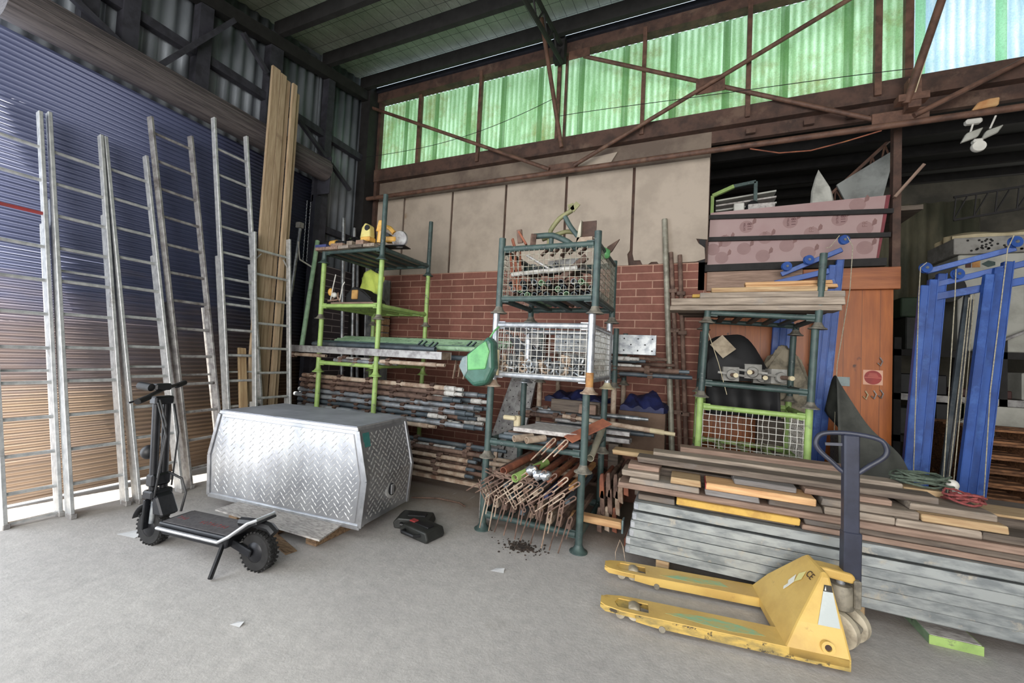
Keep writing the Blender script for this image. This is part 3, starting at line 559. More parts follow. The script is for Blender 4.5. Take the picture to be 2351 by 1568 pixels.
# ---------------------------------------------------------------- silver chequer plate box on a small pallet
A0 = math.atan2(.13, 1.67); X0 = V((-3.97, 2.38, .112))
tb = thing('tool_box', 'large silver chequer plate tool box on the floor pallet', 'box', X0, A0)
pf = [(0, 0), (1.675, 0), (1.705, .36), (1.6, .765), (.07, .765), (-.03, .36)]
MB().prism(pf, .0, .665).build('body', 'chequer', tb, bevel=.006)
MB().prism([(.06, .742), (1.61, .742), (1.6, .772), (.07, .772)], -.008, .672).build('lid', 'alu_trim', tb, bevel=.003)
tr = MB()
for a, b in (((0, 0), (1.675, 0)), ((1.675, 0), (1.705, .36)), ((1.705, .36), (1.605, .74)), ((0, 0), (-.03, .36)), ((-.03, .36), (.07, .74))):
    tr.bar((a[0], -.006, a[1]), (b[0], -.006, b[1]), .035, .012, (0, 1, 0))
for a, b in (((1.675, 0), (1.705, .36)), ((1.705, .36), (1.605, .74))): tr.bar((a[0] + .003, .02, a[1]), (b[0] + .003, .02, b[1]), .04, .01, (1, 0, 0)); tr.bar((a[0] + .003, .65, a[1]), (b[0] + .003, .65, b[1]), .03, .01, (1, 0, 0))
tr.build('edge_trim', 'alu_trim', tb, bevel=.002)
def studs(f, a0, a1, b0, b1, pitch, keep, big):
    b = MB(); nA = int((a1 - a0) / pitch); nB = int((b1 - b0) / pitch)
    for j in range(2 * nB):
        for i in range(nA):
            a = a0 + (i + (.5 if j % 2 else 0) + .5) * pitch; z = b0 + (j * .5 + .5) * pitch
            if not keep(a, z): continue
            s = 1 if (i + j) % 2 else -1; u_ = V((math.cos(.785), s * math.sin(.785))); v_ = V((-u_.y, u_.x)); ln, wd, h = pitch * .36, pitch * .1, .0022
            def P(p, q, e): return f(a + u_.x * p + v_.x * q, z + u_.y * p + v_.y * q, e)
            b.add([P(-ln, 0, 0), P(0, -wd * big, 0), P(ln, 0, 0), P(0, wd * big, 0), P(-ln * .55, 0, h), P(ln * .55, 0, h)], [(0, 1, 5, 4), (1, 2, 5), (2, 3, 5), (3, 0, 4, 5)])
    return b
def inside(a, z): 
    lo = -.03 * z / .36 if z < .36 else -.03 + (z - .36) / .405 * .1; hi = 1.675 + .03 * z / .36 if z < .36 else 1.705 - (z - .36) / .405 * .105
    return lo + .05 < a < hi - .07
dpn = MB().prism([(.04, .03), (1.63, .03), (1.655, .36), (1.565, .715), (.11, .715), (.01, .36)], -.008, 0)
dp = dpn.build('front_panel', 'chequer', tb, bevel=.002)
studs(lambda a, z, e: V((a, -.008 - e, z)), -.03, 1.7, .03, .73, .056, inside, 1.0).build('chequer_pattern', 'chequer_stud', dp)
def endx(z): return 1.675 + .03 * z / .36 if z < .36 else 1.705 - (z - .36) / .405 * .105
eb = studs(lambda a, z, e: V((endx(z) + .001 + e, a, z)), .04, .63, .03, .73, .056, lambda a, z: .04 < a < .62 and .03 < z < .72, 1.9).build('end_pattern', 'chequer_stud', tb)
lk = MB(); lk.lathe([(.0, .0), (.075, 0), (.075, .008), (.06, .012), (0, .012)], (endx(.18) - .002, .36, .2), (1, 0, .1), 22); lko = lk.build('lock_plate', 'chequer_stud', tb, smooth=True)
MB().lathe([(0, 0), (.05, 0), (.05, .003), (0, .003)], (endx(.18) + .011, .36, .2), (1, 0, .1), 22).build('lock_recess', 'black_metal', lko, smooth=True); MB().bar((endx(.2) + .016, .36, .16), (endx(.2) + .016, .36, .245), .045, .014, (1, 0, 0)).build('lock_handle', 'alu_trim', lko, bevel=.004)
MATS['teal'] = M('teal', (46, 128, 122), (40, 112, 108), rough=.5)
tk = MB(); z0, z1 = .61, .72; tk.add([(endx(z0) + .006, .03, z0), (endx(z0) + .006, .11, z0), (endx(z1) + .006, .11, z1), (endx(z1) + .006, .03, z1)], [(0, 1, 2, 3)]); tk.build('teal_label', 'teal', tb, solid=.002)
MATS_GREY = M('lid_grey', (172, 176, 188), (152, 156, 168), sc=3, rough=.5, metal=.35)
MB().box(.085, 1.59, .0, .66, .772, .776).build('top_sheet', 'lid_grey', tb)
pl = thing('floor_pallet', 'low pallet with a pale plywood top under the silver box', 'pallet', (-3.0, 2.6, 0))
MB().prism([(-.57, -.40), (.60, -.38), (.50, .02), (.45, .36), (-.62, .34)], .098, .110, 'z').build('plywood_top', 'ply_grey', pl)
for x in (-.5, 0, .42): MB().box(x - .05, x + .06, -.3, .34, 0, .097).build('runner', 'pallet_wood', pl, bevel=.004)
tag(MB().prism([(-3.04, 2.24), (-2.99, 2.32), (-2.58, 2.19), (-2.6, 2.11)], 0, .008, 'z').build('floor_slat', 'pallet_wood', bevel=.002), 'flat ribbed offcut lying on the floor behind the scooter wheel', 'offcut')
for k, (x, y, s, lb) in enumerate(((-3.86, 1.78, .09, 'scrap of white paper on the floor left of the scooter wheel'), (-1.17, 2.66, .045, 'white paper scrap on the open floor before the open stillage'), (-2.16, 1.49, .03, 'tiny white paper scrap alone on the nearest floor'))):
    tag(MB().add([(x - s, y - s * .6, .002), (x + s * 1.1, y - s * .3, .002), (x + s * .8, y + s * .7, .012), (x - s * .5, y + s * .5, .004)], [(0, 1, 2, 3)]).build('paper_scrap', 'paper', solid=.001), lb, 'paper')
def case(x, y, rz, red, lb):
    t = thing('tool_case', lb, 'case', (x, y, 0), rz, 'black power tool cases on the floor')
    MB().prism([(-.15, 0), (.15, 0), (.165, .03), (.14, .085), (-.12, .09), (-.165, .05)], -.1, .1).build('case_body', 'case_dark', t, bevel=.012, seg=2)
    MB().pipe([(-.09, -.1, .05), (-.08, -.145, .055), (.06, -.145, .055), (.08, -.1, .05)], .013, 8).build('handle', 'black_plastic', t, smooth=True)
    MB().cbox((.02, 0, .09), .16, .07, .012).build('ridge', 'black_plastic', t, bevel=.004)
    if red: MB().cbox((-.1, .0, .092), .06, .05, .012).build('release_button', 'red_rung', t, bevel=.003)
case(-2.13, 2.99, .35, False, 'black plastic tool case behind the one with a red button'); case(-1.96, 2.86, -.2, True, 'black plastic tool case with a small red button on the floor')

# ---------------------------------------------------------------- electric scooter (local +x runs from the rear wheel to the front wheel)
F0, R0 = V((-3.57, 1.775, 0)), V((-2.585, 1.895, 0)); dv = F0 - R0; sc_a = math.atan2(dv.y, dv.x); WB = dv.length
sc = thing('electric_scooter', 'black electric kick scooter parked before the silver box', 'scooter', R0, sc_a)
def tyre(parent, x, r=.127, w_=.075):
    b = MB(); prof = [(r * .62, -w_ / 2), (r * .9, -w_ / 2), (r, -w_ * .3), (r, w_ * .3), (r * .9, w_ / 2), (r * .62, w_ / 2)]
    b.lathe(prof, (x, 0, r), (0, 1, 0), 36)
    for k in range(26):
        a = 2 * PI * k / 26
        for s in (-1, 1): b.cbox((0, 0, 0), .013, .03, .011, Matrix.Translation((x + math.cos(a) * r, s * .021, r + math.sin(a) * r)) @ Matrix.Rotation(-a + PI / 2, 4, 'Y') @ Matrix.Rotation(.3 * s, 4, 'Z'))
    o = b.build('wheel', 'rubber', parent, smooth=True)
    h = MB().lathe([(r * .2, -w_ * .62), (r * .52, -w_ * .5), (r * .64, -w_ * .3), (r * .64, w_ * .3), (r * .52, w_ * .5), (r * .2, w_ * .62)], (x, 0, r), (0, 1, 0), 28).build('hub_motor', 'black_metal', o, smooth=True)
tyre(sc, 0); tyre(sc, WB)
dk = MB().prism([(.16, .15), (.74, .15), (.78, .2), (.78, .235), (.14, .235)], -.115, .115).build('deck', 'black_metal', sc, bevel=.012, seg=2)
gt = MB().box(.15, .75, -.108, .108, .2345, .2395).build('grip_tape', 'grip_tape', sc, bevel=.01)
for k, (a, s) in enumerate(((.67, .075), (.36, .2))):   # the worn red letter strokes printed along the deck
    lt = MB(); n = 3 if k == 0 else 8
    for i in range(n):
        x = a - s / 2 + s * (i + .5) / n * 1.25; lt.cbox((x, .02, .2402), .006, .036, .0006, None); lt.cbox((x + .008, .03 - .014 * (i % 3), .2402), .012, .006, .0006)
    lt.build('deck_print', 'red_print', gt)
MB().pipe([(.76, .135, .2), (.2, .135, .2), (.13, .12, .24), (.0, .1, .34), (-.03, .07, .35), (-.03, -.07, .35), (.0, -.1, .34), (.13, -.12, .24), (.2, -.135, .2), (.76, -.135, .2)], .012, 8).build('side_rail', 'alu_trim', sc, smooth=True)
MB().prism([(.16, .21), (.0, .31), (-.05, .33), (-.04, .345), (.02, .33), (.17, .24)], -.08, .08).build('rear_kick_plate', 'black_plastic', sc, bevel=.004)
for s in (-1, 1): MB().bar((.2, s * .06, .18), (0, s * .06, .127), .05, .022, (0, 1, 0)).build('swing_arm', 'black_metal', sc, bevel=.006)
MB().pipe([(.17, 0, .29), (.05, 0, .3), (-.08, 0, .29), (-.12, 0, .26)], .03, 8).build('rear_fender', 'black_plastic', sc, smooth=True)
fx = WB
for s in (-1, 1):
    MB().bar((fx, s * .062, .127), (fx - .005, s * .062, .34), .045, .02, (1, 0, 0)).build('fork_leg', 'black_metal', sc, bevel=.005)
    MB().tube((fx - .04, s * .045, .17), (fx - .05, s * .045, .33), .018, 10).build('shock_spring', 'galv', sc, smooth=True)
MB().cbox((fx - .01, 0, .37), .1, .15, .06).build('fork_crown', 'black_metal', sc, bevel=.01)
MB().prism([(fx - .16, .235), (fx - .06, .235), (fx - .03, .4), (fx - .09, .36)], -.06, .06).build('neck', 'black_metal', sc, bevel=.01)
MB().grid(lambda i, j: (fx + .16 * math.cos(2.55 - 2.3 * i) , -.05 + .1 * j, .13 + .17 * math.sin(2.55 - 2.3 * i)), 12, 2).build('front_fender', 'black_plastic', sc, smooth=True, solid=.006)
for s in (-1, 1): MB().tube((fx - .01, s * .034, .4), (fx + .025, s * .034, 1.04), .026, 12).build('stem_tube', 'black_metal', sc, smooth=True)
MB().cbox((fx - .005, 0, .47), .075, .13, .09).build('folding_clamp', 'black_metal', sc, bevel=.012)
MB().cbox((fx + .025, 0, 1.05), .07, .13, .06).build('stem_cap', 'black_metal', sc, bevel=.01)
def hp(t, dz=0): return V((fx + .02 - .17 * t, .26 * t, 1.115 - .04 * t + dz))
hb = MB().pipe([hp(-1), hp(-.45, .01), hp(0, .015), hp(.45, .01), hp(1)], .014, 8).build('handlebar', 'black_metal', sc, smooth=True)
for s in (-1, 1):
    MB().tube(hp(.62 * s), hp(1.03 * s), .02, 10).build('grip', 'rubber', sc, smooth=True)
    MB().bar(hp(.5 * s, .0), hp(.9 * s) + V((.07, .03, -.02)), .014, .01).build('brake_lever', 'black_metal', sc)
MB().cbox((fx + .01, .02, 1.15), .06, .11, .05).build('display', 'black_plastic', sc, bevel=.01)
MB().tube((fx - .01, .1, 1.15), (fx + .08, .12, 1.16), .028, 10).build('headlight', 'black_plastic', sc, smooth=True)
bl = MB().ball((fx + .09, .02, .66), .05, .05, .052).build('air_horn', 'black_plastic', sc, smooth=True)
for k, (o1, z1, z2) in enumerate(((.05, 1.06, .5), (.062, 1.04, .36), (-.05, 1.02, .42))):
    MB().pipe([(fx - .03, o1, z1), (fx - .085 - .02 * k, o1 * .6, (z1 + z2) / 2 + .1), (fx - .07, o1, z2)], .006, 6).build('cable', 'black_plastic', sc, smooth=True)
MB().pipe([(fx - .06, -.03, .52), (fx - .17, -.05, .48), (fx - .22, -.05, .38), (fx - .2, -.04, .25)], .008, 6).build('cable', 'black_plastic', sc, smooth=True)
MB().bar((.19, .1, .19), (.15, .21, .01), .022, .03).build('kickstand', 'black_metal', sc, bevel=.005)

# ---------------------------------------------------------------- stillages
FLANGE = [(.03, .06), (.034, .045), (.05, .02), (.072, .008), (.072, 0), (.0, 0)]
def stillage(label, x, y, z, w_, d, mat, hs, rail=.13, top=None, mesh=None, bars=3, wire='mesh_wire', cells=(12, 7), grp=None, leg_r=.03, foot='flange_grey', legm=None, sides='frl', mid=None, wr=.0028, bent=False):
    t = thing('stillage', label, 'stillage', (x, y, z), 0, grp)
    pos = [(0, 0), (w_, 0), (0, d), (w_, d)]
    for k, (a, b) in enumerate(pos):
        lm = (legm or {}).get(k, mat)
        lg = MB().tube((a, b, .03), (a, b, hs[k]), leg_r, 14).build('leg', lm, t, smooth=True)
        MB().lathe(FLANGE, (a, b, 0), n=18).build('leg_flange', (foot if isinstance(foot, str) else foot.get(k, 'flange_grey')), lg, smooth=True)
    def ring(zz, nm, r=.025):
        for p, q in (((0, 0), (w_, 0)), ((0, d), (w_, d)), ((0, 0), (0, d)), ((w_, 0), (w_, d))):
            pv, qv = V((p[0], p[1], zz)), V((q[0], q[1], zz)); u_ = (qv - pv).normalized()
            b = MB().tube(pv + u_ * .03, qv - u_ * .03, r, 12); b.bar(pv + u_ * .02, pv + u_ * .09, .012, .062, (0, 0, 1)); b.bar(qv - u_ * .09, qv - u_ * .02, .012, .062, (0, 0, 1)); b.build(nm, mat, t, smooth=True)
    ring(rail, 'bottom_rail')
    if top: ring(top, 'top_rail')
    for k in range(bars):
        xx = w_ * (k + 1) / (bars + 1); MB().box(xx - .025, xx + .025, .01, d - .01, rail - .012, rail + .014).build('deck_bar', mat, t)
    if mesh:
        z0, z1 = rail + .02, (top or mesh) - .01
        for s in sides:
            b = MB(); n1, n2 = (cells if s in 'fb' else (max(4, int(cells[0] * d / w_)), cells[1])); L = w_ if s in 'fb' else d
            def P(a, zz): return {'f': V((a, -.012, zz)), 'b': V((a, d + .012, zz)), 'l': V((-.012, a, zz)), 'r': V((w_ + .012, a, zz))}[s]
            for i in range(n1 + 1):
                a = .035 + (L - .07) * i / n1
                if bent and s == 'f':
                    o = random.uniform(-.012, .012); b.pipe([P(a + o * (j % 2) + (z1 - z0) * .02 * math.sin(i), z0 + (z1 - z0) * j / 4) for j in range(5)], wr, 5)
                else: b.tube(P(a, z0), P(a, z1), wr, 5)
            for j in range(n2 + 1):
                zz = z0 + (z1 - z0) * j / n2; b.tube(P(.03, zz), P(L - .03, zz), wr, 5)
            b.build('mesh_panel', wire, t)
    return t
# stack in the corner: pale green frames
gA = 'green stillages stacked behind the silver box'
stillage('lowest green stillage of the corner stack, on the floor behind the silver box', -4.33, 3.82, 0, .93, .93, 'green_lime', (.6, .6, .6, .6), grp=gA)
stillage('green stillage second from the floor, full of grey scaffold standards', -4.335, 3.82, .6, .93, .93, 'green_lime', (.59, .59, .59, .59), rail=.09, grp=gA)
stillage('green stillage at mid height, holding long pale green tubes', -4.34, 3.81, 1.19, .94, .94, 'green_lime', (.68, .68, .68, .68), rail=.12, grp=gA, foot={0: 'green_lime', 1: 'green_lime', 2: 'green_lime', 3: 'green_lime'})
stillage('lime green stillage carrying the leather tool bag', -4.35, 3.8, 1.87, .95, .95, 'green_lime', (.72, .72, .72, .72), rail=.17, grp=gA)
stillage('dark green stillage on top of the corner stack, carrying power tools', -4.355, 3.8, 2.59, .95, .95, 'green_dark', (.2, .8, .2, .78), rail=.14, bars=4, grp=gA, foot='green_dark')
# centre stack
gB = 'stillages stacked in the centre'
stillage('dark open stillage on the floor packed with rusty hairpin transoms', -1.585, 3.22, 0, .85, .8, 'green_dark', (.62, .62, .62, .62), rail=.13, grp=gB, foot='green_dark', legm={})
stillage('dark open stillage in the centre under the galvanised cage', -1.575, 3.22, .62, .85, .8, 'green_dark', (.62, .62, .62, .62), rail=.14, grp=gB, bars=4)
cg = stillage('galvanised wire cage stillage full of couplers', -1.555, 3.22, 1.24, .85, .8, 'galv_bright', (.64, .64, .64, .64), rail=.11, top=.54, mesh=True, wire='mesh_white', cells=(15, 8), grp=gB, sides='frlb', foot={0: 'rust_pale', 1: 'rust_pale', 2: 'galv', 3: 'cream'}, wr=.0032)
MB().tube((.85, 0, .05), (.85, 0, .17), .0315, 14).build('yellow_leg_sleeve', 'rust_yellow', cg, smooth=True)['label'] = 'yellow painted leg end'
stillage('dark green wire cage stillage on top of the centre stack', -1.535, 3.22, 1.88, .85, .8, 'green_dark', (.67, .67, .62, .62), rail=.13, top=.57, mesh=True, wire='mesh_wire', cells=(17, 8), grp=gB, sides='frlb', bars=3)
# stack behind the centre one
gD = 'stillages stacked against the brick wall'
stillage('rusty stillage standing on the floor against the brick wall', -1.6, 4.6, 0, .87, .75, 'rust', (.5, .5, .5, .5), grp=gD)
stillage('rust flecked stillage behind the centre stack holding the blue tarpaulin', -1.6, 4.6, .5, .87, .75, 'rust_pale', (.72, .72, .72, .72), grp=gD, rail=.12, foot='rust')
stillage('dark stillage behind the centre stack holding the perforated plank', -1.6, 4.6, 1.22, .87, .75, 'green_dark', (.66, .66, .66, .66), grp=gD, rail=.12)
# right stack
gC = 'stillages stacked before the orange timber wall'
stillage('lowest stillage of the right stack, hidden behind the timber pile', .13, 4.38, 0, .88, .8, 'green_lime', (.56, .56, .56, .56), grp=gC)
c2 = stillage('lime green wire cage stillage behind the timber pile', .12, 4.38, .56, .88, .8, 'green_lime', (.65, .65, .65, .65), rail=.12, top=.56, mesh=True, cells=(16, 7), grp=gC, sides='frl', bent=True, wr=.0036, wire='mesh_white')
c3 = stillage('dark green stillage carrying the screw jacks', .138, 4.37, 1.21, .88, .8, 'green_dark', (.72, .72, .7, .7), rail=.14, grp=gC, bars=2)
c4 = stillage('dark green stillage with one tall leg, carrying weathered planks', .168, 4.36, 1.93, .89, .8, 'green_dark', (.12, .68, .12, .12), rail=.1, grp=gC, bars=5)
for o_, a_ in ((c2, .022), (c3, .035), (c4, .05)): o_.rotation_euler = (0, a_, 0)

# ---------------------------------------------------------------- scaffold tubes
def standard(x0, x1, y, z, mat, label, grp, tip=None, r=.024, press=5, dz=0, ph=0, press_mat='rust'):
    mw, L = frame((x0, y, z), (x1, y + random.uniform(-.02, .02), z + dz)); t = thing('scaffold_standard', label, 'tube', mw=mw, group=grp)
    MB().hollow((0, 0, 0), (L - .22, 0, 0), r, .004, 12).build('tube', mat, t, smooth=True)
    MB().hollow((L - .23, 0, 0), (L - .1, 0, 0), r + .002, .006, 12).build('end_sleeve', tip or mat, t, smooth=True)
    MB().hollow((L - .11, 0, 0), (L, 0, 0), r * .8, .004, 12).build('spigot', tip or 'tube_slate', t, smooth=True)
    for k in range(press):
        xx = .12 + (L - .4) * (k + ph * .2) / max(1, press - .6); b = MB()
        for s in (0, 1, 2, 3):
            a = PI / 2 * s + .78; c = V((xx, math.cos(a) * (r + .008), math.sin(a) * (r + .008))); b.bar(c + V((-.028, 0, 0)), c + V((.028, 0, 0)), .024, .034, (0, -math.sin(a), math.cos(a)))
        b.build('v_pressing', press_mat, t, bevel=.003)
    return t
gs = 'scaffold standards lying in the corner stack'
rows = [(.74 + .064 * j, [3.87 + .03 * (j % 2) + .012 * j + .07 * i for i in range(7 - j)]) for j in range(7)]
mats = ['tube_grey', 'tube_slate', 'tube_grey', 'rust', 'tube_slate', 'tube_grey']
ri = 0
ordn = ['bottom', 'second', 'third', 'fourth', 'fifth', 'sixth', 'top']
for j, (z, ys) in enumerate(rows):
    for i, y in enumerate(ys):
        xe = -1.95 - random.choice((0, .06, .14, .5, .32)) - .02 * i; m_ = ('tube_grey', 'tube_slate', 'tube_grey', 'tube_grey', 'rust', 'rust', 'rust_pale')[j] if i == 0 else mats[(i + 2 * j) % 6]
        standard(-4.72 + random.uniform(-.12, .1), xe, y, z, m_, 'scaffold standard with clips in the %s layer of the pile behind the silver box' % ordn[j], gs + ', %s layer' % ordn[j], tip=random.choice(('tube_white', None, 'tube_white', 'tube_slate')), r=.028, press=5, ph=(.4 * j) % 1.6, dz=random.uniform(-.012, .004), press_mat='steel_brown')
gt_ = 'rusty tubes lying along the corner stack'
standard(-4.9, -2.48, 3.75, .7, 'rust_pale', 'long rust spotted tube resting along the front just above the silver box', None, tip='rust_pale', press=0)
for k, (y, z, m_) in enumerate(((3.9, .2, 'rust_pale'), (4.0, .2, 'rust'), (4.12, .2, 'tube_grey'), (4.24, .2, 'rust'), (3.9, .27, 'rust_pale'), (4.02, .27, 'rust'), (4.16, .27, 'tube_grey'), (3.92, .345, 'rust_pale'), (4.05, .345, 'rust'), (4.2, .345, 'tube_slate'), (3.95, .42, 'rust'), (4.08, .42, 'tube_white'), (4.22, .42, 'tube_grey'), (4.05, .48, 'tube_slate'))):
    standard(-4.6, -1.75 - random.choice((0, .3, .55)), y, z, m_, 'rusty standard low on the floor stillage right of the silver box', 'rusty standards in the floor stillage', tip=None, press=4, ph=random.random())
tag(MB().box(-3.3, -1.9, 3.86, 3.9, .11, .15).build('steel_flat', 'rust_pale'), 'flat steel bar lying lowest beside the silver box', 'bar')
# long tubes at mid height
gg = 'pale green tubes laid along the corner stack'
for k, (y, z, m_, x0, x1) in enumerate(((4.62, 1.62, 'green_pale', -4.75, -1.95), (4.54, 1.6, 'green_pale', -4.7, -1.98), (4.46, 1.58, 'green_pale', -4.72, -2.0), (4.38, 1.56, 'green_pale', -4.68, -2.02), (4.28, 1.545, 'green_pale', -4.4, -2.0), (4.2, 1.53, 'green_teal', -4.75, -2.3), (4.13, 1.52, 'green_pale', -3.4, -2.05), (4.06, 1.515, 'tube_slate', -4.7, -2.9), (4.0, 1.5, 'tube_slate', -4.68, -2.7))):
    lb = 'long green tube on the mid level, %s from the wall' % ('first', 'second', 'third', 'fourth', 'fifth', 'sixth', 'seventh', 'eighth', 'ninth')[k]
    if m_ == 'tube_slate': lb = lb.replace('green', 'slate grey')
    tt = thing('long_tube', lb, 'tube', (x0, y, z + .05), 0, gg)
    MB().hollow((0, 0, 0), (x1 - x0, 0, 0), .03, .004, 14).build('tube', m_, tt, smooth=True)
    if k > 4: MB().bar((x1 - x0 - .1, 0, .028), (x1 - x0 - .04, .01, .085), .03, .012, (1, 0, 0)).build('hook_end', 'green_dark', tt); MB().bar((x1 - x0 - .04, 0, .02), (x1 - x0 + .02, .01, .08), .03, .012, (1, 0, 0)).build('hook_end', 'green_dark', tt)
for k, y in enumerate((4.1, 4.2, 4.34, 4.48, 4.62)):
    tag(MB().hollow((-4.6, y, 1.46), (-2.1, y, 1.46), .03, .004, 12).build('long_tube', 'tube_slate', smooth=True), 'tube under the pale green tubes on the mid level', 'tube', 'tubes under the pale green ones')
ap = thing('aluminium_plank', 'long grey aluminium plank lying along the front of the mid level', 'plank', (-4.85, 3.72, 1.435))
MB().box(0, 2.42, 0, .006, 0, .085).box(0, 2.42, 0, .2, .08, .086).box(0, 2.42, .194, .2, 0, .085).build('plank_body', 'alu_old', ap, bevel=.002)
for xx in (.0, 2.395): MB().box(xx, xx + .02, .006, .194, .0, .08).build('end_cap', 'rust_pale', ap)
standard(-4.1, -3.1, 3.84, 1.355, 'tube_grey', 'short grey tube with clips resting just above the green front rail', None, press=3, tip='tube_grey'); standard(-4.1, -3.05, 3.9, 1.38, 'tube_white', 'short white tube with clips lying behind the green front rail', None, press=2, tip='tube_white')
standard(-4.9, -4.2, 3.80, 1.40, 'rust_pale', 'rust spotted tube end poking out left of the mid level', None, press=1, tip='rust_pale'); standard(-3.3, -2.42, 3.77, 1.375, 'rust_pale', 'rust spotted tube end poking out right of the mid level', None, press=1, tip='rust_pale')
for k in range(6): tag(MB().bar((-2.5 + .07 * k, 4.1, 1.22 + .02 * (k % 2)), (-2.47 + .07 * k, 4.1, 1.435), .03, .012, (1, 0, 0)).build('hanging_clip', 'rust_pale'), 'flat clip hanging under the right ends of the mid level tubes', 'clip', 'flat clips under the tube ends')
# perforated steel planks leaning on the brick
def perf(label, p, q, w_, upv, mat='galv_dirty', cat='plank', nm='perforated_plank', nh=9, grp=None):
    mw, L = frame(p, q, upv); t = thing(nm, label, cat, mw=mw, group=grp)
    MB().box(0, L, -w_ / 2, w_ / 2, -.004, 0).box(0, L, -w_ / 2, -w_ / 2 + .004, -.05, 0).box(0, L, w_ / 2 - .004, w_ / 2, -.05, 0).box(0, .004, -w_ / 2, w_ / 2, -.05, 0).box(L - .004, L, -w_ / 2, w_ / 2, -.05, 0).build('plank_body', mat, t)
    b = MB()
    for i in range(int(L / .075)):
        for j in range(3):
            if (i + j) % 2 == 0: b.lathe([(.0085, 0), (.0085, .0012), (0, .0012)], (.05 + .075 * i, (j - 1) * w_ * .3, 0), n=8)
    b.build('hole_pattern', 'steel_black', t); return t
perf('perforated steel plank leaning on the brick, left of the pair by the centre stack', (-2.36, 4.86, .0), (-2.02, 5.4, 1.75), .24, (0, -1, .3), mat='alu_old')
perf('perforated steel plank leaning on the brick, right of the pair by the centre stack', (-2.08, 4.88, .0), (-1.92, 5.4, 1.9), .22, (0, -1, .3), mat='alu_old')
# ---------------------------------------------------------------- on the corner stack
for k, (x0, x1, z0, m_, lb) in enumerate(((-4.44, -4.27, 2.745, 'wood_red', 'short plank on the top deck under the blue ended board'), (-4.26, -4.06, 2.745, 'wood_red', 'short plank on the top deck under the grinder'), (-4.05, -3.88, 2.745, 'wood_weathered', 'short plank on the top deck beneath the helmet'), (-3.87, -3.66, 2.745, 'wood_dark', 'dark short plank on the top deck beneath the pale yellow tool'), (-3.64, -3.47, 2.745, 'wood_weathered', 'short plank on the top deck beneath the circular saw'),
        (-4.47, -4.28, 2.787, 'paint_blue_board', 'blue painted board on the top deck of the corner stack'), (-4.2, -4.0, 2.787, 'wood_red', 'reddish board end on the top deck beside the blue board'), (-3.93, -3.84, 2.787, 'wood_weathered', 'small timber block on the top deck beside the helmet'), (-3.78, -3.66, 2.787, 'wood_red', 'timber block under the pale yellow tool'))):
    y0 = 3.74 if k > 4 else 3.72
    mw = Matrix.Translation(((x0 + x1) / 2, y0, z0)) @ Matrix.Rotation(PI / 2, 4, 'Z'); L = 1.0 if k < 7 else .3
    tag(MB().box(0, L, -(x1 - x0) / 2, (x1 - x0) / 2, 0, .04 if k < 7 else .055).build('deck_plank', m_, mw=mw, bevel=.003), lb, 'plank')
gr = thing('angle_grinder', 'black and yellow angle grinder on the blue board', 'power tool', (-4.36, 3.9, 2.83))
MB().tube((-.12, 0, .045), (.0, 0, .045), .04, 14, .045).build('motor_body', 'black_plastic', gr, smooth=True); MB().tube((.0, 0, .045), (.1, 0, .05), .044, 14).build('yellow_collar', 'tool_yellow', gr, smooth=True); MB().tube((.1, 0, .05), (.34, .03, .035), .036, 12, .028).build('grip', 'black_plastic', gr, smooth=True)
lt = thing('cordless_tool', 'lime green upright tool behind the grinder', 'power tool', (-4.25, 4.15, 2.787)); MB().prism([(-.04, .0), (.04, 0), (.05, .1), (.07, .22), (-.03, .24), (-.05, .14)], -.03, .03).build('tool_body', 'tool_lime', lt, bevel=.012); MB().cbox((0, 0, .03), .1, .08, .05).build('battery', 'black_plastic', lt, bevel=.008)
hm = thing('bike_helmet', 'black vented bicycle helmet on the top deck', 'helmet', (-4.02, 3.98, 2.83))
hs_ = MB().ball((0, 0, .0), .17, .12, .125, 20, 12, lambda d: 1 + .03 * math.cos(9 * math.atan2(d.y, d.z)))
for a in hs_.v: a.z = max(a.z, 0)
hs_.build('shell', 'helmet_black', hm, smooth=True)
for s in (-1, 0, 1): MB().pipe([(-.15, s * .05, .05), (-.05, s * .055, .118), (.06, s * .055, .115), (.15, s * .05, .045)], .008, 6).build('rib', 'black_metal', hm, smooth=True)
yt = thing('planer', 'pale yellow power tool with a dark opening on the top deck', 'power tool', (-3.7, 3.86, 2.842))
MB().prism([(-.07, 0), (.06, 0), (.07, .08), (.05, .2), (-.02, .24), (-.07, .18), (-.09, .06)], -.05, .05).build('tool_body', 'tool_pale', yt, bevel=.018, seg=2); MB().tube((.02, -.056, .17), (.02, -.04, .17), .036, 14).build('opening', 'black_plastic', yt, smooth=True); MB().cbox((.0, -.0, .03), .15, .12, .06).build('foot_guard', 'tool_yellow', yt, bevel=.01)
cs = thing('circular_saw', 'yellow circular saw with its grey blade guard on the top deck', 'power tool', (-3.44, 3.95, 2.787), .2)
MB().lathe([(0, -.02), (.1, -.02), (.11, 0), (.1, .02), (0, .02)], (.14, 0, .1), (0, 1, 0), 24).build('blade_guard', 'alu_old', cs, smooth=True); MB().tube((-.06, .0, .14), (-.06, .12, .14), .055, 16).build('motor', 'black_plastic', cs, smooth=True)
MB().pipe([(-.14, 0, .06), (-.13, 0, .2), (-.08, 0, .27), (0, 0, .24), (.06, 0, .18)], .03, 8).build('handle', 'tool_yellow', cs, smooth=True); MB().cbox((.02, .02, .1), .16, .1, .07).build('gear_case', 'tool_yellow', cs, bevel=.015); MB().cbox((.06, .02, .01), .36, .18, .012).build('base_plate', 'black_metal', cs, bevel=.003); MB().prism([(-.18, .2), (-.1, .2), (-.1, .34), (-.15, .34)], -.03, .03).build('battery', 'tool_yellow', cs, bevel=.008)
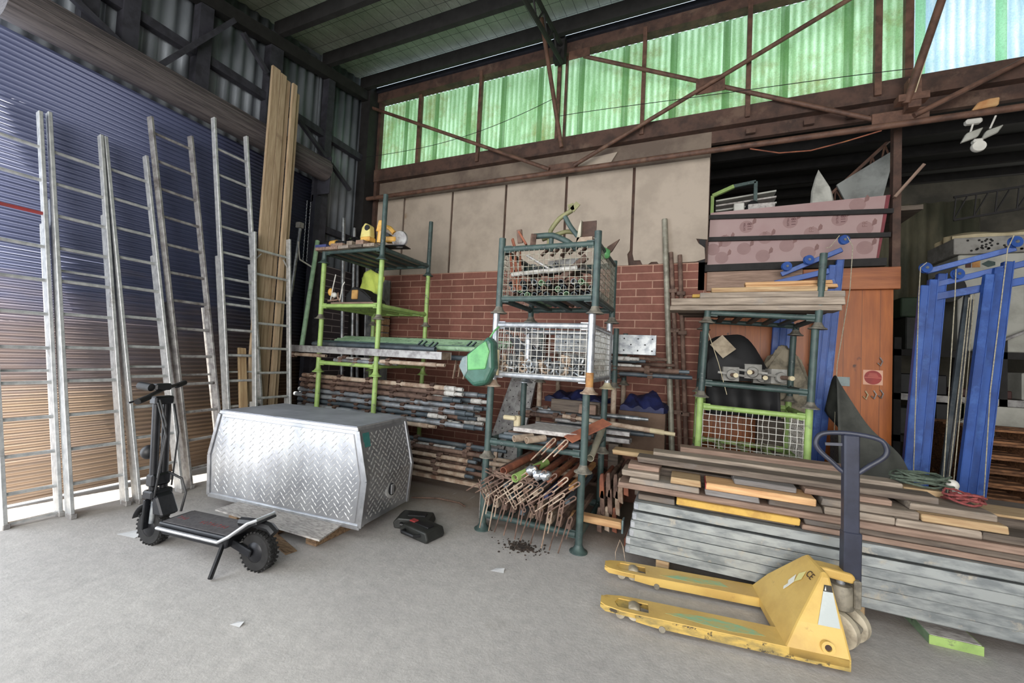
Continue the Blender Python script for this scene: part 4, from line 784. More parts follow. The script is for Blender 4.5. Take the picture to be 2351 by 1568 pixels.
bdk = tag(MB().box(-4.26, -3.55, 3.86, 4.6, 2.072, 2.095).build('chipboard_sheet', 'wood_red', bevel=.003), 'brown board laid in the lime green stillage under the tool bag', 'board')
tb_ = thing('tool_bag', 'dark tool bag with a tan leather pocket on the brown board', 'bag', (-3.95, 4.1, 2.096))
MB().prism([(-.18, 0), (.3, 0), (.26, .06), (.02, .2), (-.05, .22), (-.16, .12)], -.14, .14).build('bag_body', 'bag_black', tb_, bevel=.02, seg=2)
MB().cbox((-.0, -.145, .11), .1, .03, .12).build('tan_pocket', 'leather', tb_, bevel=.008); MB().pipe([(.03, -.14, .2), (.15, -.15, .15), (.27, -.14, .05)], .012, 6).build('strap', 'black_plastic', tb_, smooth=True)
pn = thing('cable_bundle', 'tangle of brown cable with a yellow plug at the front left of the board', 'cable', (-4.2, 3.86, 2.095))
MB().pipe([(-.05, 0, .02), (-.02, .03, .08), (.04, .02, .12), (.08, -.02, .06), (.1, 0, .015), (.06, .04, .05), (.0, .02, .03), (-.08, -.03, .012)], .012, 6).build('cable', 'rust', pn, smooth=True); MB().ball((-.05, -.02, .13), .035, .03, .05).build('plug', 'tool_yellow', pn, smooth=True); MB().ball((.02, -.02, .09), .04, .03, .035).build('clip', 'white_plastic', pn, smooth=True)
for k, x in enumerate((-4.24, -4.08)): tag(MB().pipe([(x, 3.84, 2.12), (x + .04, 3.83, 2.3), (x + .06, 3.84, 2.45 - .1 * k)], .007, 6).build('saw_strap', 'white_plastic', smooth=True), ('white plastic tie standing left over the tool bag', 'white plastic tie standing right over the tool bag')[k], 'tie')
hv = thing('safety_vest', 'yellow and navy safety vest hung on the back leg of the corner stack', 'vest', (-4.34, 4.7, 2.1))
def vest(i, j): 
    a = -.2 + .42 * i; return (a + .02 * math.sin(9 * j + 5 * i), -.055 - .03 * math.sin(PI * i) - .015 * math.sin(14 * i + 4 * j), .48 * j + .12 * (1 - abs(2 * i - 1)) * j)
MB().grid(lambda i, j: vest(i, .42 + .58 * j), 14, 10).build('vest_body', 'hi_vis', hv, smooth=True, solid=.008); MB().grid(lambda i, j: vest(i, .42 * j), 14, 8).build('navy_hem', 'hi_vis_navy', hv, smooth=True, solid=.008)

# ---------------------------------------------------------------- in the centre stack
# rusty transoms with hairpin ends
def transom(x, z, phi, mat, label, grp, y0=3.1, L=.86, tail=.1):
    t = thing('scaffold_transom', label, 'transom', (x, y0, z), 0, grp)
    MB().bar((0, .02, 0), (0, L, 0), .042, .042).build('bar', mat, t, bevel=.004)
    c, s = math.cos(phi), math.sin(phi); ln, wd = .086, .0135
    def P(a, b): return V((a * c - b * s, 0, a * s + b * c))
    pts = [P(-ln - tail, wd), P(-ln, wd), P(ln - .01, wd), P(ln, .6 * wd), P(ln + .004, 0), P(ln, -.6 * wd), P(ln - .01, -wd), P(-ln, -wd)]
    MB().pipe(pts, .0056, 6).build('hairpin_end', 'rust_pale' if random.random() < .45 else 'rust', t, smooth=True)
    return t
tm = ['rust', 'rust_pale', 'rust', 'rust', 'tube_slate', 'rust_pale']
for k in range(10): transom(-1.5 + .078 * k, .27 - .006 * k, math.radians(78 + random.uniform(-4, 4)), tm[k % 6], 'rusty transom in the bottom row, its hairpin hanging down', 'transoms in the bottom row', tail=.13)
for k in range(9): transom(-1.54 + .085 * k, .36 - .004 * k, math.radians((-56 if k < 6 else 82) + random.uniform(-4, 4)), tm[(k + 1) % 6], 'rusty transom in the second row from the bottom', 'transoms in the second row', tail=.02)
for k in range(9): transom(-1.52 + .088 * k, .45 - .006 * k, math.radians(38 + random.uniform(-4, 4)), ('paint_blue_board' if k == 6 else tm[(k + 2) % 6]), 'rusty transom in the third row, its hairpin slanting up to the right', 'transoms in the third row', tail=.12)
for k in range(4): transom(-1.44 + .1 * k, .525 - .004 * k, math.radians(-9 + random.uniform(-4, 4)), tm[k % 6], 'rusty transom lying flat in the row under the green tube', 'flat lying transoms', tail=.0)
for k in range(5): transom(-1.15 + .09 * k, .57 - .014 * k, math.radians(42 + random.uniform(-4, 4)), 'rust_orange' if k < 4 else 'rust_yellow', 'orange painted transom in the top row on the right', 'orange transoms in the top row', tail=.1)
for k in range(2): transom(-.99 + .1 * k, .812, math.radians(48), 'rust_orange', 'orange transom resting on the dark rail of the second centre stillage', 'orange transoms on the dark rail', tail=.1)
def short_tube(a, b, r, mat, label, cat='tube', grp=None, nm='tube_offcut', cap=False):
    return tag(MB().hollow(a, b, r, .005, 14).build(nm, mat, smooth=True), label, cat, grp)
short_tube((-1.36, 3.1, .56), (-1.28, 3.6, .6), .032, 'rust_orange', 'rust orange tube end beside the lime green one'); short_tube((-1.24, 3.06, .53), (-1.12, 3.5, .58), .034, 'green_lime', 'speckled lime green tube end among the transoms')
for k, (x, z) in enumerate(((-1.12, .6), (-1.06, .57), (-1.0, .575))): tag(MB().ball((x, 3.12, z), .045, .05, .04, fn=lambda d: 1 + .15 * math.sin(7 * d.x + 5 * d.z)).build('wrapped_end', 'silver_foil', smooth=True), ('foil wrapped lump leftmost among the transoms', 'foil wrapped lump in the middle among the transoms', 'foil wrapped lump rightmost among the transoms')[k], 'lump')
for k in range(2): short_tube((-1.12 + .07 * k, 3.12, .475), (-1.12 + .07 * k, 3.7, .475), .026, 'tube_slate', 'open tube end under the foil lumps', grp='tube ends under the foil lumps')
def wedge_ledger(x, y, z, mat, label, grp, L=.8, dirx=0):
    t = thing('scaffold_ledger', label, 'ledger', (x, y, z), dirx, grp)
    MB().tube((0, .03, 0), (0, L, 0), .021, 10).build('tube', mat, t, smooth=True)
    MB().prism([(-.012, .07), (.012, .075), (.018, .03), (.03, -.14), (-.012, -.13), (-.018, .02)], -.006, .03).build('wedge_end', mat, t, bevel=.003)
for k, (x, z) in enumerate(((-.66, .16), (-.6, .17), (-.54, .16), (-.64, .31), (-.58, .32), (-.52, .31), (-.65, .45), (-.6, .46), (-.54, .45), (-.49, .44), (-.45, .5))):
    wedge_ledger(x, 3.62 + .03 * (k % 3), z, ('rust', 'rust_pale', 'rust_orange', 'rust')[k % 4], 'rusty ledger with a flat wedge end stacked right of the open stillage', 'wedge ended ledgers', .9)
wedge_ledger(-1.72, 3.45, .5, 'rust_pale', 'pale rusty ledger poking out left of the open stillage, nearer one', None, .9, -PI / 2 + .1); wedge_ledger(-1.69, 3.62, .5, 'rust_pale', 'pale rusty ledger poking out left of the open stillage, farther one', None, .9, -PI / 2)
tag(MB().box(-1.72, -1.6, 3.4, 3.7, .0, .36).build('steel_offcut', 'alu_old', bevel=.004), 'grey sheet steel offcut standing left of the open stillage', 'offcut')
bd('floor_timber', -1.2, -.44, 3.42, 3.5, .158, .215, 'wood_fresh', 'pale timber with a blue taped end under the wedge ended ledgers')
tag(MB().box(-.44, -.425, 3.415, 3.505, .13, .235).build('blue_tape', 'bag_clear', bevel=.003), 'blue wrapped end on the pale timber', 'tape')
bd('red_timber', -.42, -.3, 3.5, 3.9, .0, .07, 'rust_orange', 'short dark red timber on the floor beside the galvanised planks')
# second level: plywood sheet, tubes, orange plates
tag(MB().prism([(-1.36, 3.26), (-.8, 3.28), (-.8, 3.62), (-1.26, 3.64)], .865, .9, 'z').build('formply_sheet', 'ply_grey', bevel=.004), 'pale worn plywood sheet in the second centre stillage', 'sheet')
for k, y in enumerate((3.3, 3.4, 3.5, 3.6, 3.72, 3.84)): short_tube((-1.5, y, .80), (-.78, y, .80), .024, ('tube_slate', 'tube_grey', 'rust')[k % 3], 'tube lying crossways under the plywood sheet', grp='tubes under the plywood sheet')
for k, (x, m_) in enumerate(((-1.28, 'rust_pale'), (-1.17, 'rust_pale'))): short_tube((x, 3.1, .835), (x + .1, 3.26, .84), .028, m_, ('pale open tube end, left of two before the plywood sheet', 'pale open tube end, right of two before the plywood sheet')[k])
board('orange_plate', (-.86, 3.22, .86), (-.6, 3.5, 1.0), .12, .012, 'rust_orange', 'orange plate tilted against the right leg of the centre stack', 'plate', upv=(0, -.4, 1))
short_tube((-.69, 3.3, .72), (-.72, 3.95, .86), .03, 'gold_pvc', 'mossy tube along the right side of the centre stack')
tag(MB().cbox((-1.38, 3.4, .93), .06, .05, .1).cbox((-1.44, 3.36, .96), .12, .04, .04).build('bracket', 'cream', bevel=.01), 'cream bracket on the left end of the plywood sheet', 'bracket')
# galvanised cage: couplers and foil
def coupler_mesh():
    b = MB(); b.pipe([(.03 * math.cos(a), .02 * 0, .03 * math.sin(a)) for a in [2 * PI * k / 10 for k in range(10)]], .011, 6, closed=True); b.cbox((.03, 0, .03), .03, .03, .03); b.tube((.03, -.03, -.02), (.03, .04, -.02), .008, 6); return b
c0 = coupler_mesh().build('scaffold_coupler', 'galv', smooth=True); tag(c0, 'scaffold coupler in the heap inside the galvanised cage', 'coupler', 'couplers heaped in the galvanised cage')
c1 = coupler_mesh().build('scaffold_coupler', 'rust_pale', smooth=True); tag(c1, 'rusty scaffold coupler in the heap inside the galvanised cage', 'coupler', 'rusty couplers in the galvanised cage')
n = 0
for j in range(4):
    for i in range(12):
        for yy in (0, 1, 2):
            if j > 2 + .8 * math.sin(i * .55 + 1.6) : continue
            src = c1 if (i * 7 + j * 3 + yy) % 3 == 0 else c0; o = src if n in (0,) and src is c0 else src.copy()
            if o not in (c0, c1): COL.objects.link(o)
            o.location = (-1.48 + .062 * i + random.uniform(-.012, .012), 3.27 + .12 * yy + random.uniform(-.02, .02), 1.41 + .045 * j); o.rotation_euler = (random.uniform(-1, 1), random.uniform(-1, 1), random.uniform(-3, 3)); n += 1
c1.location = (-1.1, 3.6, 1.42)
tag(MB().grid(lambda i, j: (-1.5 + .3 * i, 3.3 + .25 * j + .03 * math.sin(9 * i), 1.62 + .1 * math.sin(3 * j + 1) - .12 * i + .02 * math.sin(17 * i + 9 * j)), 12, 8).build('foil_scrap', 'silver_foil', smooth=True, solid=.003), 'crumpled silver foil lying on the couplers in the cage', 'foil')
short_tube((-1.28, 3.32, 1.36), (-1.28, 3.32, 1.66), .03, 'galv_bright', 'short bright tube standing in the galvanised cage')
# green bag hanging left of the cage
gb = thing('green_bag', 'green plastic bag hanging on the left side of the galvanised cage', 'bag', (-1.62, 3.12, 1.26))
def lump(d): return 1 + .1 * math.sin(5 * d.x + 3 * d.z) + .07 * math.sin(9 * d.y + 4 * d.z)
MB().prism([(-.16, .06), (-.05, -.03), (.08, .0), (.14, .14), (.12, .36), (.06, .42), (.02, .36), (-.12, .26), (-.19, .16)], -.07, .06).build('bag_body', 'bag_green_dark', gb, bevel=.04, seg=3)
MB().prism([(-.1, .11), (.07, .13), (.1, .28), (.06, .37), (.0, .33), (-.11, .24)], -.082, -.05).build('green_panel', 'bag_green', gb, bevel=.012, seg=2)
MB().prism([(-.19, .14), (-.13, .05), (-.1, .1), (-.11, .24), (-.16, .22)], -.078, -.04).build('clear_panel', 'bag_clear', gb, bevel=.01, seg=2)
MB().pipe([(.06, 0, .4), (.09, .02, .46), (.1, .08, .5)], .008, 6).build('tie', 'bag_green', gb, smooth=True)
tag(MB().box(-1.505, -1.49, 3.16, 3.19, 1.34, 1.56).build('timber_batten', 'cream', bevel=.003), 'pale batten end between the green bag and the cage', 'batten')
# dark green cage: tube ends, white tube, bent pipes and brackets
gte = 'open tube ends in the dark green cage'
for j in range(3):
    for i in range(13):
        if (i * 5 + j * 3) % 11 == 0: continue
        short_tube((-1.48 + .059 * i + .029 * (j % 2), 3.29 + .02 * ((i + j) % 3), 2.055 + .054 * j), (-1.48 + .059 * i + .029 * (j % 2), 3.95, 2.055 + .054 * j), .025, ('tube_slate', 'rust', 'tube_grey', 'green_pale', 'tube_slate', 'rust')[(i + 2 * j) % 6], 'open tube end facing the floor side of the dark green cage, %s row' % ('bottom', 'middle', 'upper')[j], grp=gte + ', %s row' % ('bottom', 'middle', 'upper')[j], nm='tube_end')
short_tube((-1.45, 3.27, 2.235), (-.86, 3.28, 2.275), .02, 'tube_white', 'white tube lying across the dark green cage'); board('grey_strut', (-1.33, 3.3, 2.41), (-1.08, 3.33, 2.26), .03, .02, 'alu_old', 'grey strut slanting down inside the dark green cage', 'strut')
board('grey_plate', (-1.2, 3.5, 2.34), (-.85, 3.5, 2.36), .14, .01, 'alu_old', 'grey plate lying in the dark green cage behind the white tube', 'plate', upv=(0, -1, .4))
board('rusty_post', (-1.0, 3.32, 2.2), (-.8, 3.34, 2.38), .05, .05, 'rust', 'rusty square bar slanting at the right of the dark green cage', 'bar')
for k in range(3): board('rusty_strap', (-1.5 + .03 * k, 3.3 + .05 * k, 2.48), (-1.44 + .03 * k, 3.32, 2.1), .025, .008, 'rust_orange', 'rust orange strap hanging inside the left of the dark green cage', 'strap', 'rust orange straps')
for k in range(9): tag(MB().hollow((-1.45 + .07 * k, 3.35 + .05 * (k % 4), 2.28 + .03 * (k % 3)), (-1.38 + .07 * k, 3.8, 2.32 + .04 * (k % 2)), .022, .004, 10).build('tube_piece', ('rust', 'green_dark', 'tube_grey')[k % 3], smooth=True), 'short tube piece in the upper jumble of the dark green cage', 'tube', 'tube pieces in the upper jumble')
def bent(pts, r, mat, label, nm='bent_pipe', v_end=None):
    t = thing(nm, label, 'pipe', pts[0]); o = V(pts[0]); P = [V(p) - o for p in pts]
    Q = [P[0]]
    for i in range(1, len(P) - 1):
        Q += [P[i].lerp(P[i - 1], .3), P[i].lerp(P[i - 1], .1) * .5 + P[i].lerp(P[i + 1], .1) * .5, P[i].lerp(P[i + 1], .3)]
    Q.append(P[-1]); MB().pipe(Q, r, 10).build('pipe', mat, t, smooth=True)
    if v_end is not None:
        e = P[v_end]; 
        for s in (-1, 1): MB().bar(e, e + V((.035 * s + .02, 0, .06)), .05, .008, (0, 1, 0)).build('v_plate', mat, t)
    return t
M('olive', (134, 132, 84), (104, 104, 62), sc=9, rough=.6, c3=(90, 80, 56))
bent([(-1.17, 3.42, 2.48), (-1.16, 3.42, 2.66), (-1.08, 3.42, 2.76), (-.97, 3.42, 2.82)], .021, 'olive', 'olive bent pipe with a forked top on the dark green cage', v_end=3)
bent([(-1.03, 3.42, 2.77), (-.98, 3.42, 2.68), (-.84, 3.42, 2.5)], .022, 'green_dark', 'green strut slanting from the forked pipe')
bent([(-1.3, 3.38, 2.6), (-1.12, 3.38, 2.6), (-.98, 3.38, 2.53), (-.9, 3.38, 2.46)], .025, 'green_dark', 'dark green bent pipe lying on the dark green cage'); bent([(-1.28, 3.55, 2.62), (-1.05, 3.55, 2.68), (-.95, 3.55, 2.66), (-.84, 3.55, 2.56)], .02, 'olive', 'olive bent pipe lying behind the dark green one')
bent([(-1.14, 3.4, 2.46), (-1.14, 3.4, 2.58)], .022, 'green_dark', 'stub of green pipe under the bent ones')
hb_ = thing('rusty_bracket', 'rusty brown angle bracket plate on the dark green cage', 'bracket', (-.84, 3.4, 2.5)); MB().box(-.02, .1, -.01, 0, .06, .2).build('plate', 'steel_brown', hb_); MB().prism([(-.06, .0), (-.02, .06), (-.02, .2), (-.04, .14)], -.06, 0).build('flange', 'gold_pvc', hb_); MB().box(-.06, .08, -.06, .02, 0, .05).build('foot', 'rust_pale', hb_)
for k, (x, z, a) in enumerate(((-1.42, 2.6, .5), (-1.36, 2.58, -.3), (-1.3, 2.55, .8), (-1.46, 2.52, .2))): board('rusty_clip', (x, 3.36, z - .06), (x - .05 + .08 * a, 3.34, z + .06), .05, .02, 'rust_orange' if k % 2 else 'rust', 'rusty forked clip heaped at the left of the dark green cage', 'clip', 'rusty forked clips on the cage')
for k in range(5): board('rusty_clip', (-1.3 + .09 * k, 3.6 + .03 * (k % 3), 2.48), (-1.2 + .09 * k, 3.6, 2.56), .045, .018, 'rust', 'rusty clip heaped in the middle of the dark green cage', 'clip', 'rusty clips in the middle of the cage')
tag(MB().prism([(-.69, 2.4), (-.62, 2.46), (-.56, 2.56), (-.66, 2.5)], 3.5, 3.52).build('bent_sheet', 'steel_brown'), 'brown sheet corner poking out right of the dark green cage', 'sheet')
tag(MB().ball((-.68, 3.5, 2.44), .05, .05, .05, fn=lump).build('green_rag', 'bag_green', smooth=True), 'green rag at the right rim of the dark green cage', 'rag')
# ---------------------------------------------------------------- behind the centre stack, against the brick
perf('bright perforated steel plank standing on edge before the brick wall', (-1.45, 4.66, 1.71), (-.31, 4.66, 1.71), .22, (0, -1, .1), mat='galv')
for k, (x0, x1, y, z, m_, lb) in enumerate(((-1.3, -.48, 4.66, 1.55, 'tube_white', 'white tube end under the bright perforated plank'), (-1.3, -.42, 4.74, 1.53, 'tube_slate', 'slate tube end under the bright perforated plank'), (-1.3, -.46, 4.7, 1.47, 'tube_white', 'white square tube end lower under the perforated plank'), (-1.5, -.2, 4.8, 1.56, 'rust', 'brown bar end beside the leaning pole'), (-1.5, -.12, 5.0, 1.5, 'rust', 'rusty bar end behind the leaning pole'))):
    standard(x0, x1, y, z, m_, lb, None, press=0, tip=m_)
for k, (x1, y, z, m_) in enumerate(((.03, 4.62, 1.44, 'rust'), (.06, 4.7, 1.38, 'tube_slate'), (.0, 4.8, 1.39, 'rust'), (.05, 4.92, 1.38, 'tube_grey'), (-.1, 5.05, 1.38, 'rust'))):
    standard(-1.9, x1, y, z, m_, 'standard with clips reaching past the leaning pole', 'standards reaching past the leaning pole', press=5)
def crumple(name, x0, x1, y0, y1, z0, zf, mat, label, cat, n=16):
    b = MB().grid(lambda i, j: (x0 + (x1 - x0) * i + .02 * math.sin(11 * j + 5 * i), y0 + (y1 - y0) * j, z0 + zf(i, j)), n, n)
    m_ = len(b.v); k = n + 1
    for a in list(b.v): b.v.append(V((a.x, a.y, z0)))
    edge = [i for i in range(k)] + [k * (j + 1) - 1 for j in range(1, k)] + [k * k - 1 - i for i in range(1, k)] + [k * (k - 1 - j) for j in range(1, k - 1)]
    for a, c in zip(edge, edge[1:] + edge[:1]): b.f.append((a, a + m_, c + m_, c))
    b.f += [tuple(i + m_ for i in reversed(f)) for f in b.f[:n * n]]
    return tag(b.build(name, mat, smooth=True), label, cat)
crumple('blue_tarpaulin', -1.55, -.85, 4.66, 5.2, 1.0, lambda i, j: .05 + .09 * math.sin(PI * i) * math.sin(PI * j) * (1 + .4 * math.sin(13 * i)) + .02 * math.sin(23 * i + 9 * j), 'blue_tarp', 'crumpled blue tarpaulin behind the centre stack', 'tarpaulin')
crumple('blue_tarpaulin', -.7, -.2, 4.9, 5.4, .95, lambda i, j: .05 + .17 * math.sin(PI * i) * math.sin(PI * j) * (1 + .3 * math.sin(11 * i)) + .02 * math.sin(21 * i + 9 * j), 'blue_tarp', 'blue tarpaulin bundle against the brick beside the leaning pole', 'tarpaulin')
tag(MB().box(-.72, -.2, 4.92, 5.38, .0, .95).build('cardboard_carton', 'cardboard', bevel=.006), 'tall brown carton under the blue tarpaulin bundle', 'carton')
bd('dark_beam', -1.36, -.82, 4.3, 4.36, .94, 1.07, 'wood_dark', 'dark beam end with a pale cut patch behind the centre stack'); bd('pale_block', -1.02, -.84, 4.2, 4.29, .95, 1.05, 'wood_red', 'pale timber block before the dark beam')
for k, (x0, x1, y, z, m_, lb) in enumerate(((-1.6, -.35, 4.5, .92, 'galv', 'grey channel lying behind the centre stack'), (-1.7, -.82, 4.42, .9, 'tube_grey', 'grey tube lying behind the plywood sheet'), (-1.75, -.9, 4.34, .87, 'rust', 'rusty tube lying behind the plywood sheet'))):
    standard(x0, x1, y, z, m_, lb, None, press=2, tip=m_)
standard(-1.2, -.08, 4.25, .9, 'rust_pale', 'long cream spotted tube reaching toward the leaning pole', None, press=1, tip='cream', dz=-.06); standard(-1.3, -.32, 4.32, .84, 'alu_old', 'grey box section under the cream spotted tube', None, press=0, tip='alu_old')
standard(-1.3, -.28, 4.4, .78, 'tube_slate', 'slate tube lowest behind the right leg of the centre stack', None, press=0, tip='tube_slate')
for k, (y, z) in enumerate(((4.25, .72), (4.33, .7), (4.42, .7), (4.25, .79))): tag(MB().box(-1.5, -.5, y - .03, y + .03, z - .02, z + .02).build('steel_section', 'alu_old'), 'steel section stacked behind the centre stack', 'section', 'steel sections behind the centre stack')
for x in (-1.3, -.65): tag(MB().box(x - .05, x + .05, 4.2, 4.48, 0, .68).build('trestle_post', 'wood_dark', bevel=.004), 'dark timber prop under the steel sections, %s one' % ('left' if x < -1 else 'right'), 'prop')
for k in range(4): tag(MB().box(-.62 + .21 * (k % 2), -.44 + .21 * (k % 2), 4.6, 4.85, .26 * (k // 2), .25 + .26 * (k // 2)).build('terracotta_block', 'terracotta', bevel=.008), 'terracotta block stacked on the floor before the brick wall', 'block', 'terracotta blocks')
tag(MB().hollow((-.10, 5.28, 0), (-.315, 5.46, 3.37), .034, .004, 16).build('leaning_pole', 'pole_pale', smooth=True), 'long pale steel pole leaning on the fibre panels', 'pole')
for k, (xb, xt, zt) in enumerate(((.0, -.225, 2.93), (.06, -.12, 2.89))):
    t = thing('scaffold_standard', 'dark rusty standard leaning on the brick, %s of the pair' % ('left', 'right')[k], 'tube', (xb, 5.3, 0)); MB().hollow((0, 0, 0), (xt - xb, .14, zt), .026, .004, 12).build('tube', 'rust', t, smooth=True)
    for q in range(5):
        f = .15 + .17 * q; c = V(((xt - xb) * f, .14 * f, zt * f)); MB().cbox(c, .1, .06, .05).build('v_pressing', 'rust', t, bevel=.006)
fd = MB()
for k in range(420):
    r_ = abs(random.gauss(0, .5)); a_ = random.uniform(0, 2 * PI); c_ = V((-1.15 + .2 * r_ * math.cos(a_), 3.07 + .12 * r_ * math.sin(a_), 0)); q_ = random.uniform(.002, .007)
    fd.box(c_.x - q_, c_.x + q_, c_.y - q_ * random.uniform(.5, 1.6), c_.y + q_, .0, q_)
tag(fd.build('floor_debris', 'debris'), 'dark crumbs of rust scattered under the open stillage', 'debris', kind='stuff')
tag(MB().pipe([(-2.55, 3.5, .012), (-2.3, 3.6, .02), (-2.05, 3.62, .012), (-1.95, 3.55, .02)], .008, 6).build('twisted_wire', 'rust', smooth=True), 'twisted rusty wire on the floor right of the silver box', 'wire')

# ---------------------------------------------------------------- timber pile on galvanised planks
for k in range(6):
    z = .102 + .0615 * k + (.014 if k == 5 else 0); x0 = -.375 + .012 * k + random.uniform(-.006, .006); h = .0600
    t = thing('steel_plank', 'galvanised steel plank, %s from the floor in the front of the timber pile' % ('lowest', 'second', 'third', 'fourth', 'fifth', 'topmost')[k], 'plank', (x0, 3.17 + random.uniform(-.004, .006), z), 0, 'galvanised planks under the timber')
    L = 3.0
    MB().box(0, L, 0, .003, 0, h).box(0, L, .003, .27, h - .004, h).box(0, L, .267, .27, 0, h - .004).box(0, L, 0, .03, 0, .004).build('plank_body', 'galv_dirty', t, bevel=.002)
    MB().box(-.006, .03, -.001, .272, .004, h - .008).build('end_cap', 'galv_bright', t, bevel=.004)
for k in range(5):
    z = .102 + .0625 * k; t = thing('steel_plank', 'galvanised steel plank in the rear row under the timber', 'plank', (-.32, 3.5, z), 0, 'galvanised planks in the rear row')
    MB().box(0, 3.0, 0, .27, 0, .06).build('plank_body', 'galv_dirty', t, bevel=.002)
for x, lb in ((-.16, 'timber bearer poking out under the left end of the galvanised planks'), (.95, 'timber bearer under the middle of the galvanised planks'), (2.2, 'timber bearer under the right end of the galvanised planks')):
    tag(MB().box(x, x + .09, 3.19, 4.0, 0, .10).build('bearer', 'wood_pine', bevel=.005), lb, 'bearer')
tg = 'weathered planks in the timber pile'
pile = [ # x0, x1, y0, y1, z0, z1, material, label
    (-.3, -.05, 3.22, 3.4, .487, .528, 'wood_dark', 'short dark plank end under the long pinkish plank, left of the yellow board'),
    (-.035, .70, 3.175, 3.38, .512, .556, 'paint_yellow_board', 'bright yellow painted board in the front of the timber pile'), (-.03, .69, 3.23, 3.4, .487, .511, 'wood_dark', 'thin dark batten under the yellow board'),
    (.72, 2.6, 3.2, 3.4, .487, .519, 'wood_red', 'reddish plank lying on the galvanised planks right of the yellow board'), (.73, 2.6, 3.21, 3.4, .521, .554, 'wood_dark', 'dark plank on the reddish one right of the yellow board'),
    (-.45, 2.55, 3.2, 3.42, .558, .598, 'wood_red', 'long pinkish plank running above the yellow board'),
    (-.37, .11, 3.215, 3.42, .6, .638, 'wood_weathered', 'plank end in the third layer at the left of the timber pile'), (.15, .48, 3.22, 3.42, .6, .64, 'wood_grey', 'grey purple plank end above the yellow board'), (.54, .83, 3.23, 3.42, .6, .64, 'wood_dark', 'dark plank end right of the grey purple one'), (.84, 1.19, 3.23, 3.42, .6, .645, 'wood_weathered', 'rounded plank end behind the pallet truck handle'), (1.195, 1.57, 3.225, 3.42, .6, .645, 'wood_weathered', 'plank right of the rounded plank end'), (1.575, 2.4, 3.23, 3.42, .6, .643, 'wood_dark', 'dark plank at the right end of the third layer'),
    (-.43, -.16, 3.25, 3.44, .64, .682, 'wood_weathered', 'short thick plank end at the left of the fourth layer'), (-.08, .12, 3.23, 3.44, .641, .686, 'wood_pine', 'pale plank end between the short thick one and the orange board'), (.15, .79, 3.205, 3.42, .643, .69, 'wood_fresh', 'fresh orange board with a red end in the timber pile'), (.83, 1.31, 3.25, 3.44, .647, .692, 'wood_weathered', 'grey plank of the fourth layer behind the handle'), (1.315, 1.69, 3.24, 3.44, .647, .692, 'wood_pine', 'pale split plank at the right of the fourth layer'),
    (-.39, -.16, 3.3, 3.46, .684, .722, 'wood_red', 'short reddish plank end at the top left of the pile'), (.33, .7, 3.27, 3.46, .693, .73, 'wood_grey', 'grey rounded plank on the fresh orange board'), (.75, 1.2, 3.29, 3.46, .695, .73, 'wood_red', 'reddish plank end beside a dark gap'), (1.28, 1.67, 3.29, 3.56, .694, .735, 'wood_weathered', 'wide plank end at the top right under the cords'),
    (-.33, 1.44, 3.35, 3.5, .733, .775, 'wood_dark', 'long dark plank along the front of the top layer'), (-.23, 1.33, 3.51, 3.66, .735, .797, 'wood_weathered', 'long knotty plank along the middle of the top layer'), (-.03, 1.13, 3.68, 3.82, .735, .83, 'wood_red', 'long plank along the back of the top layer'), (-.58, -.06, 3.7, 3.86, .69, .73, 'wood_pine', 'pale plank poking out left at the back of the pile'), (1.34, 1.55, 3.54, 3.66, .737, .775, 'wood_pine', 'short pale plank beside the cords'),
    (-.35, 2.4, 3.46, 3.7, .44, .57, 'wood_dark', 'thick beam buried in the middle of the pile'), (-.33, 2.4, 3.47, 3.7, .572, .688, 'wood_dark', 'second thick beam buried in the middle of the pile'), (-.3, 2.3, 3.72, 3.95, .42, .685, 'wood_dark', 'thick beam along the back of the pile'), (1.69, 2.5, 3.45, 3.7, .69, .705, 'wood_pine', 'thin pale board at the far right of the pile')]
for x0, x1, y0, y1, z0, z1, m_, lb in pile: bd('timber_plank', x0, x1, y0, y1, z0, z1, m_, lb, 'timber', tg, rz=random.uniform(-.004, .004))
tag(MB().box(.148, .152, 3.207, 3.418, .645, .688).build('painted_end', 'red_rung'), 'red painted cut end of the fresh orange board', 'paint mark')
# cords lying on the pile
def coil(name, c, rx, ry, n, r, mat, label, h=.05, seed=1):
    rn = random.Random(seed); pts = []
    for k in range(n * 14):
        a = 2 * PI * k / 14; e = 1 + .2 * math.sin(a * .37 + 1) ; pts.append((c[0] + rx * e * math.cos(a) + rn.uniform(-.008, .008), c[1] + ry * e * math.sin(a) * (1 - .1 * math.sin(a * .21)), c[2] + h * k / (n * 14) + .012 * math.sin(a * 2.3)))
    return tag(MB().pipe(pts, r, 6).build(name, mat, smooth=True), label, 'cord')
coil('power_cord', (1.46, 3.62, .8), .13, .1, 8, .007, 'rope_green', 'coiled grey green cord lying on top of the timber pile', .06); coil('power_cord', (1.6, 3.46, .75), .075, .07, 6, .007, 'rope_red', 'coiled red cord at the right of the grey green one', .05, 3)
tag(MB().ball((1.6, 3.58, .82), .035, .03, .035).tube((1.6, 3.58, .8), (1.63, 3.54, .77), .018, 8).build('white_plug', 'white_plastic', smooth=True), 'white plug between the grey green and the red cord', 'plug')
grb = thing('floor_board', 'pale board with green edges poking out under the galvanised planks', 'board', (1.31, 3.135, 0), .03)
MB().box(.005, .225, .005, .33, .04, .052).build('pale_top', 'ply_grey', grb, bevel=.002); MB().box(.0, .23, .0, .005, .0, .05).build('green_edge', 'green_lime', grb); MB().box(.0, .005, .005, .33, .0, .05).build('green_edge', 'green_pale', grb); MB().box(.225, .23, .005, .33, 0, .05).build('green_edge', 'green_lime', grb)
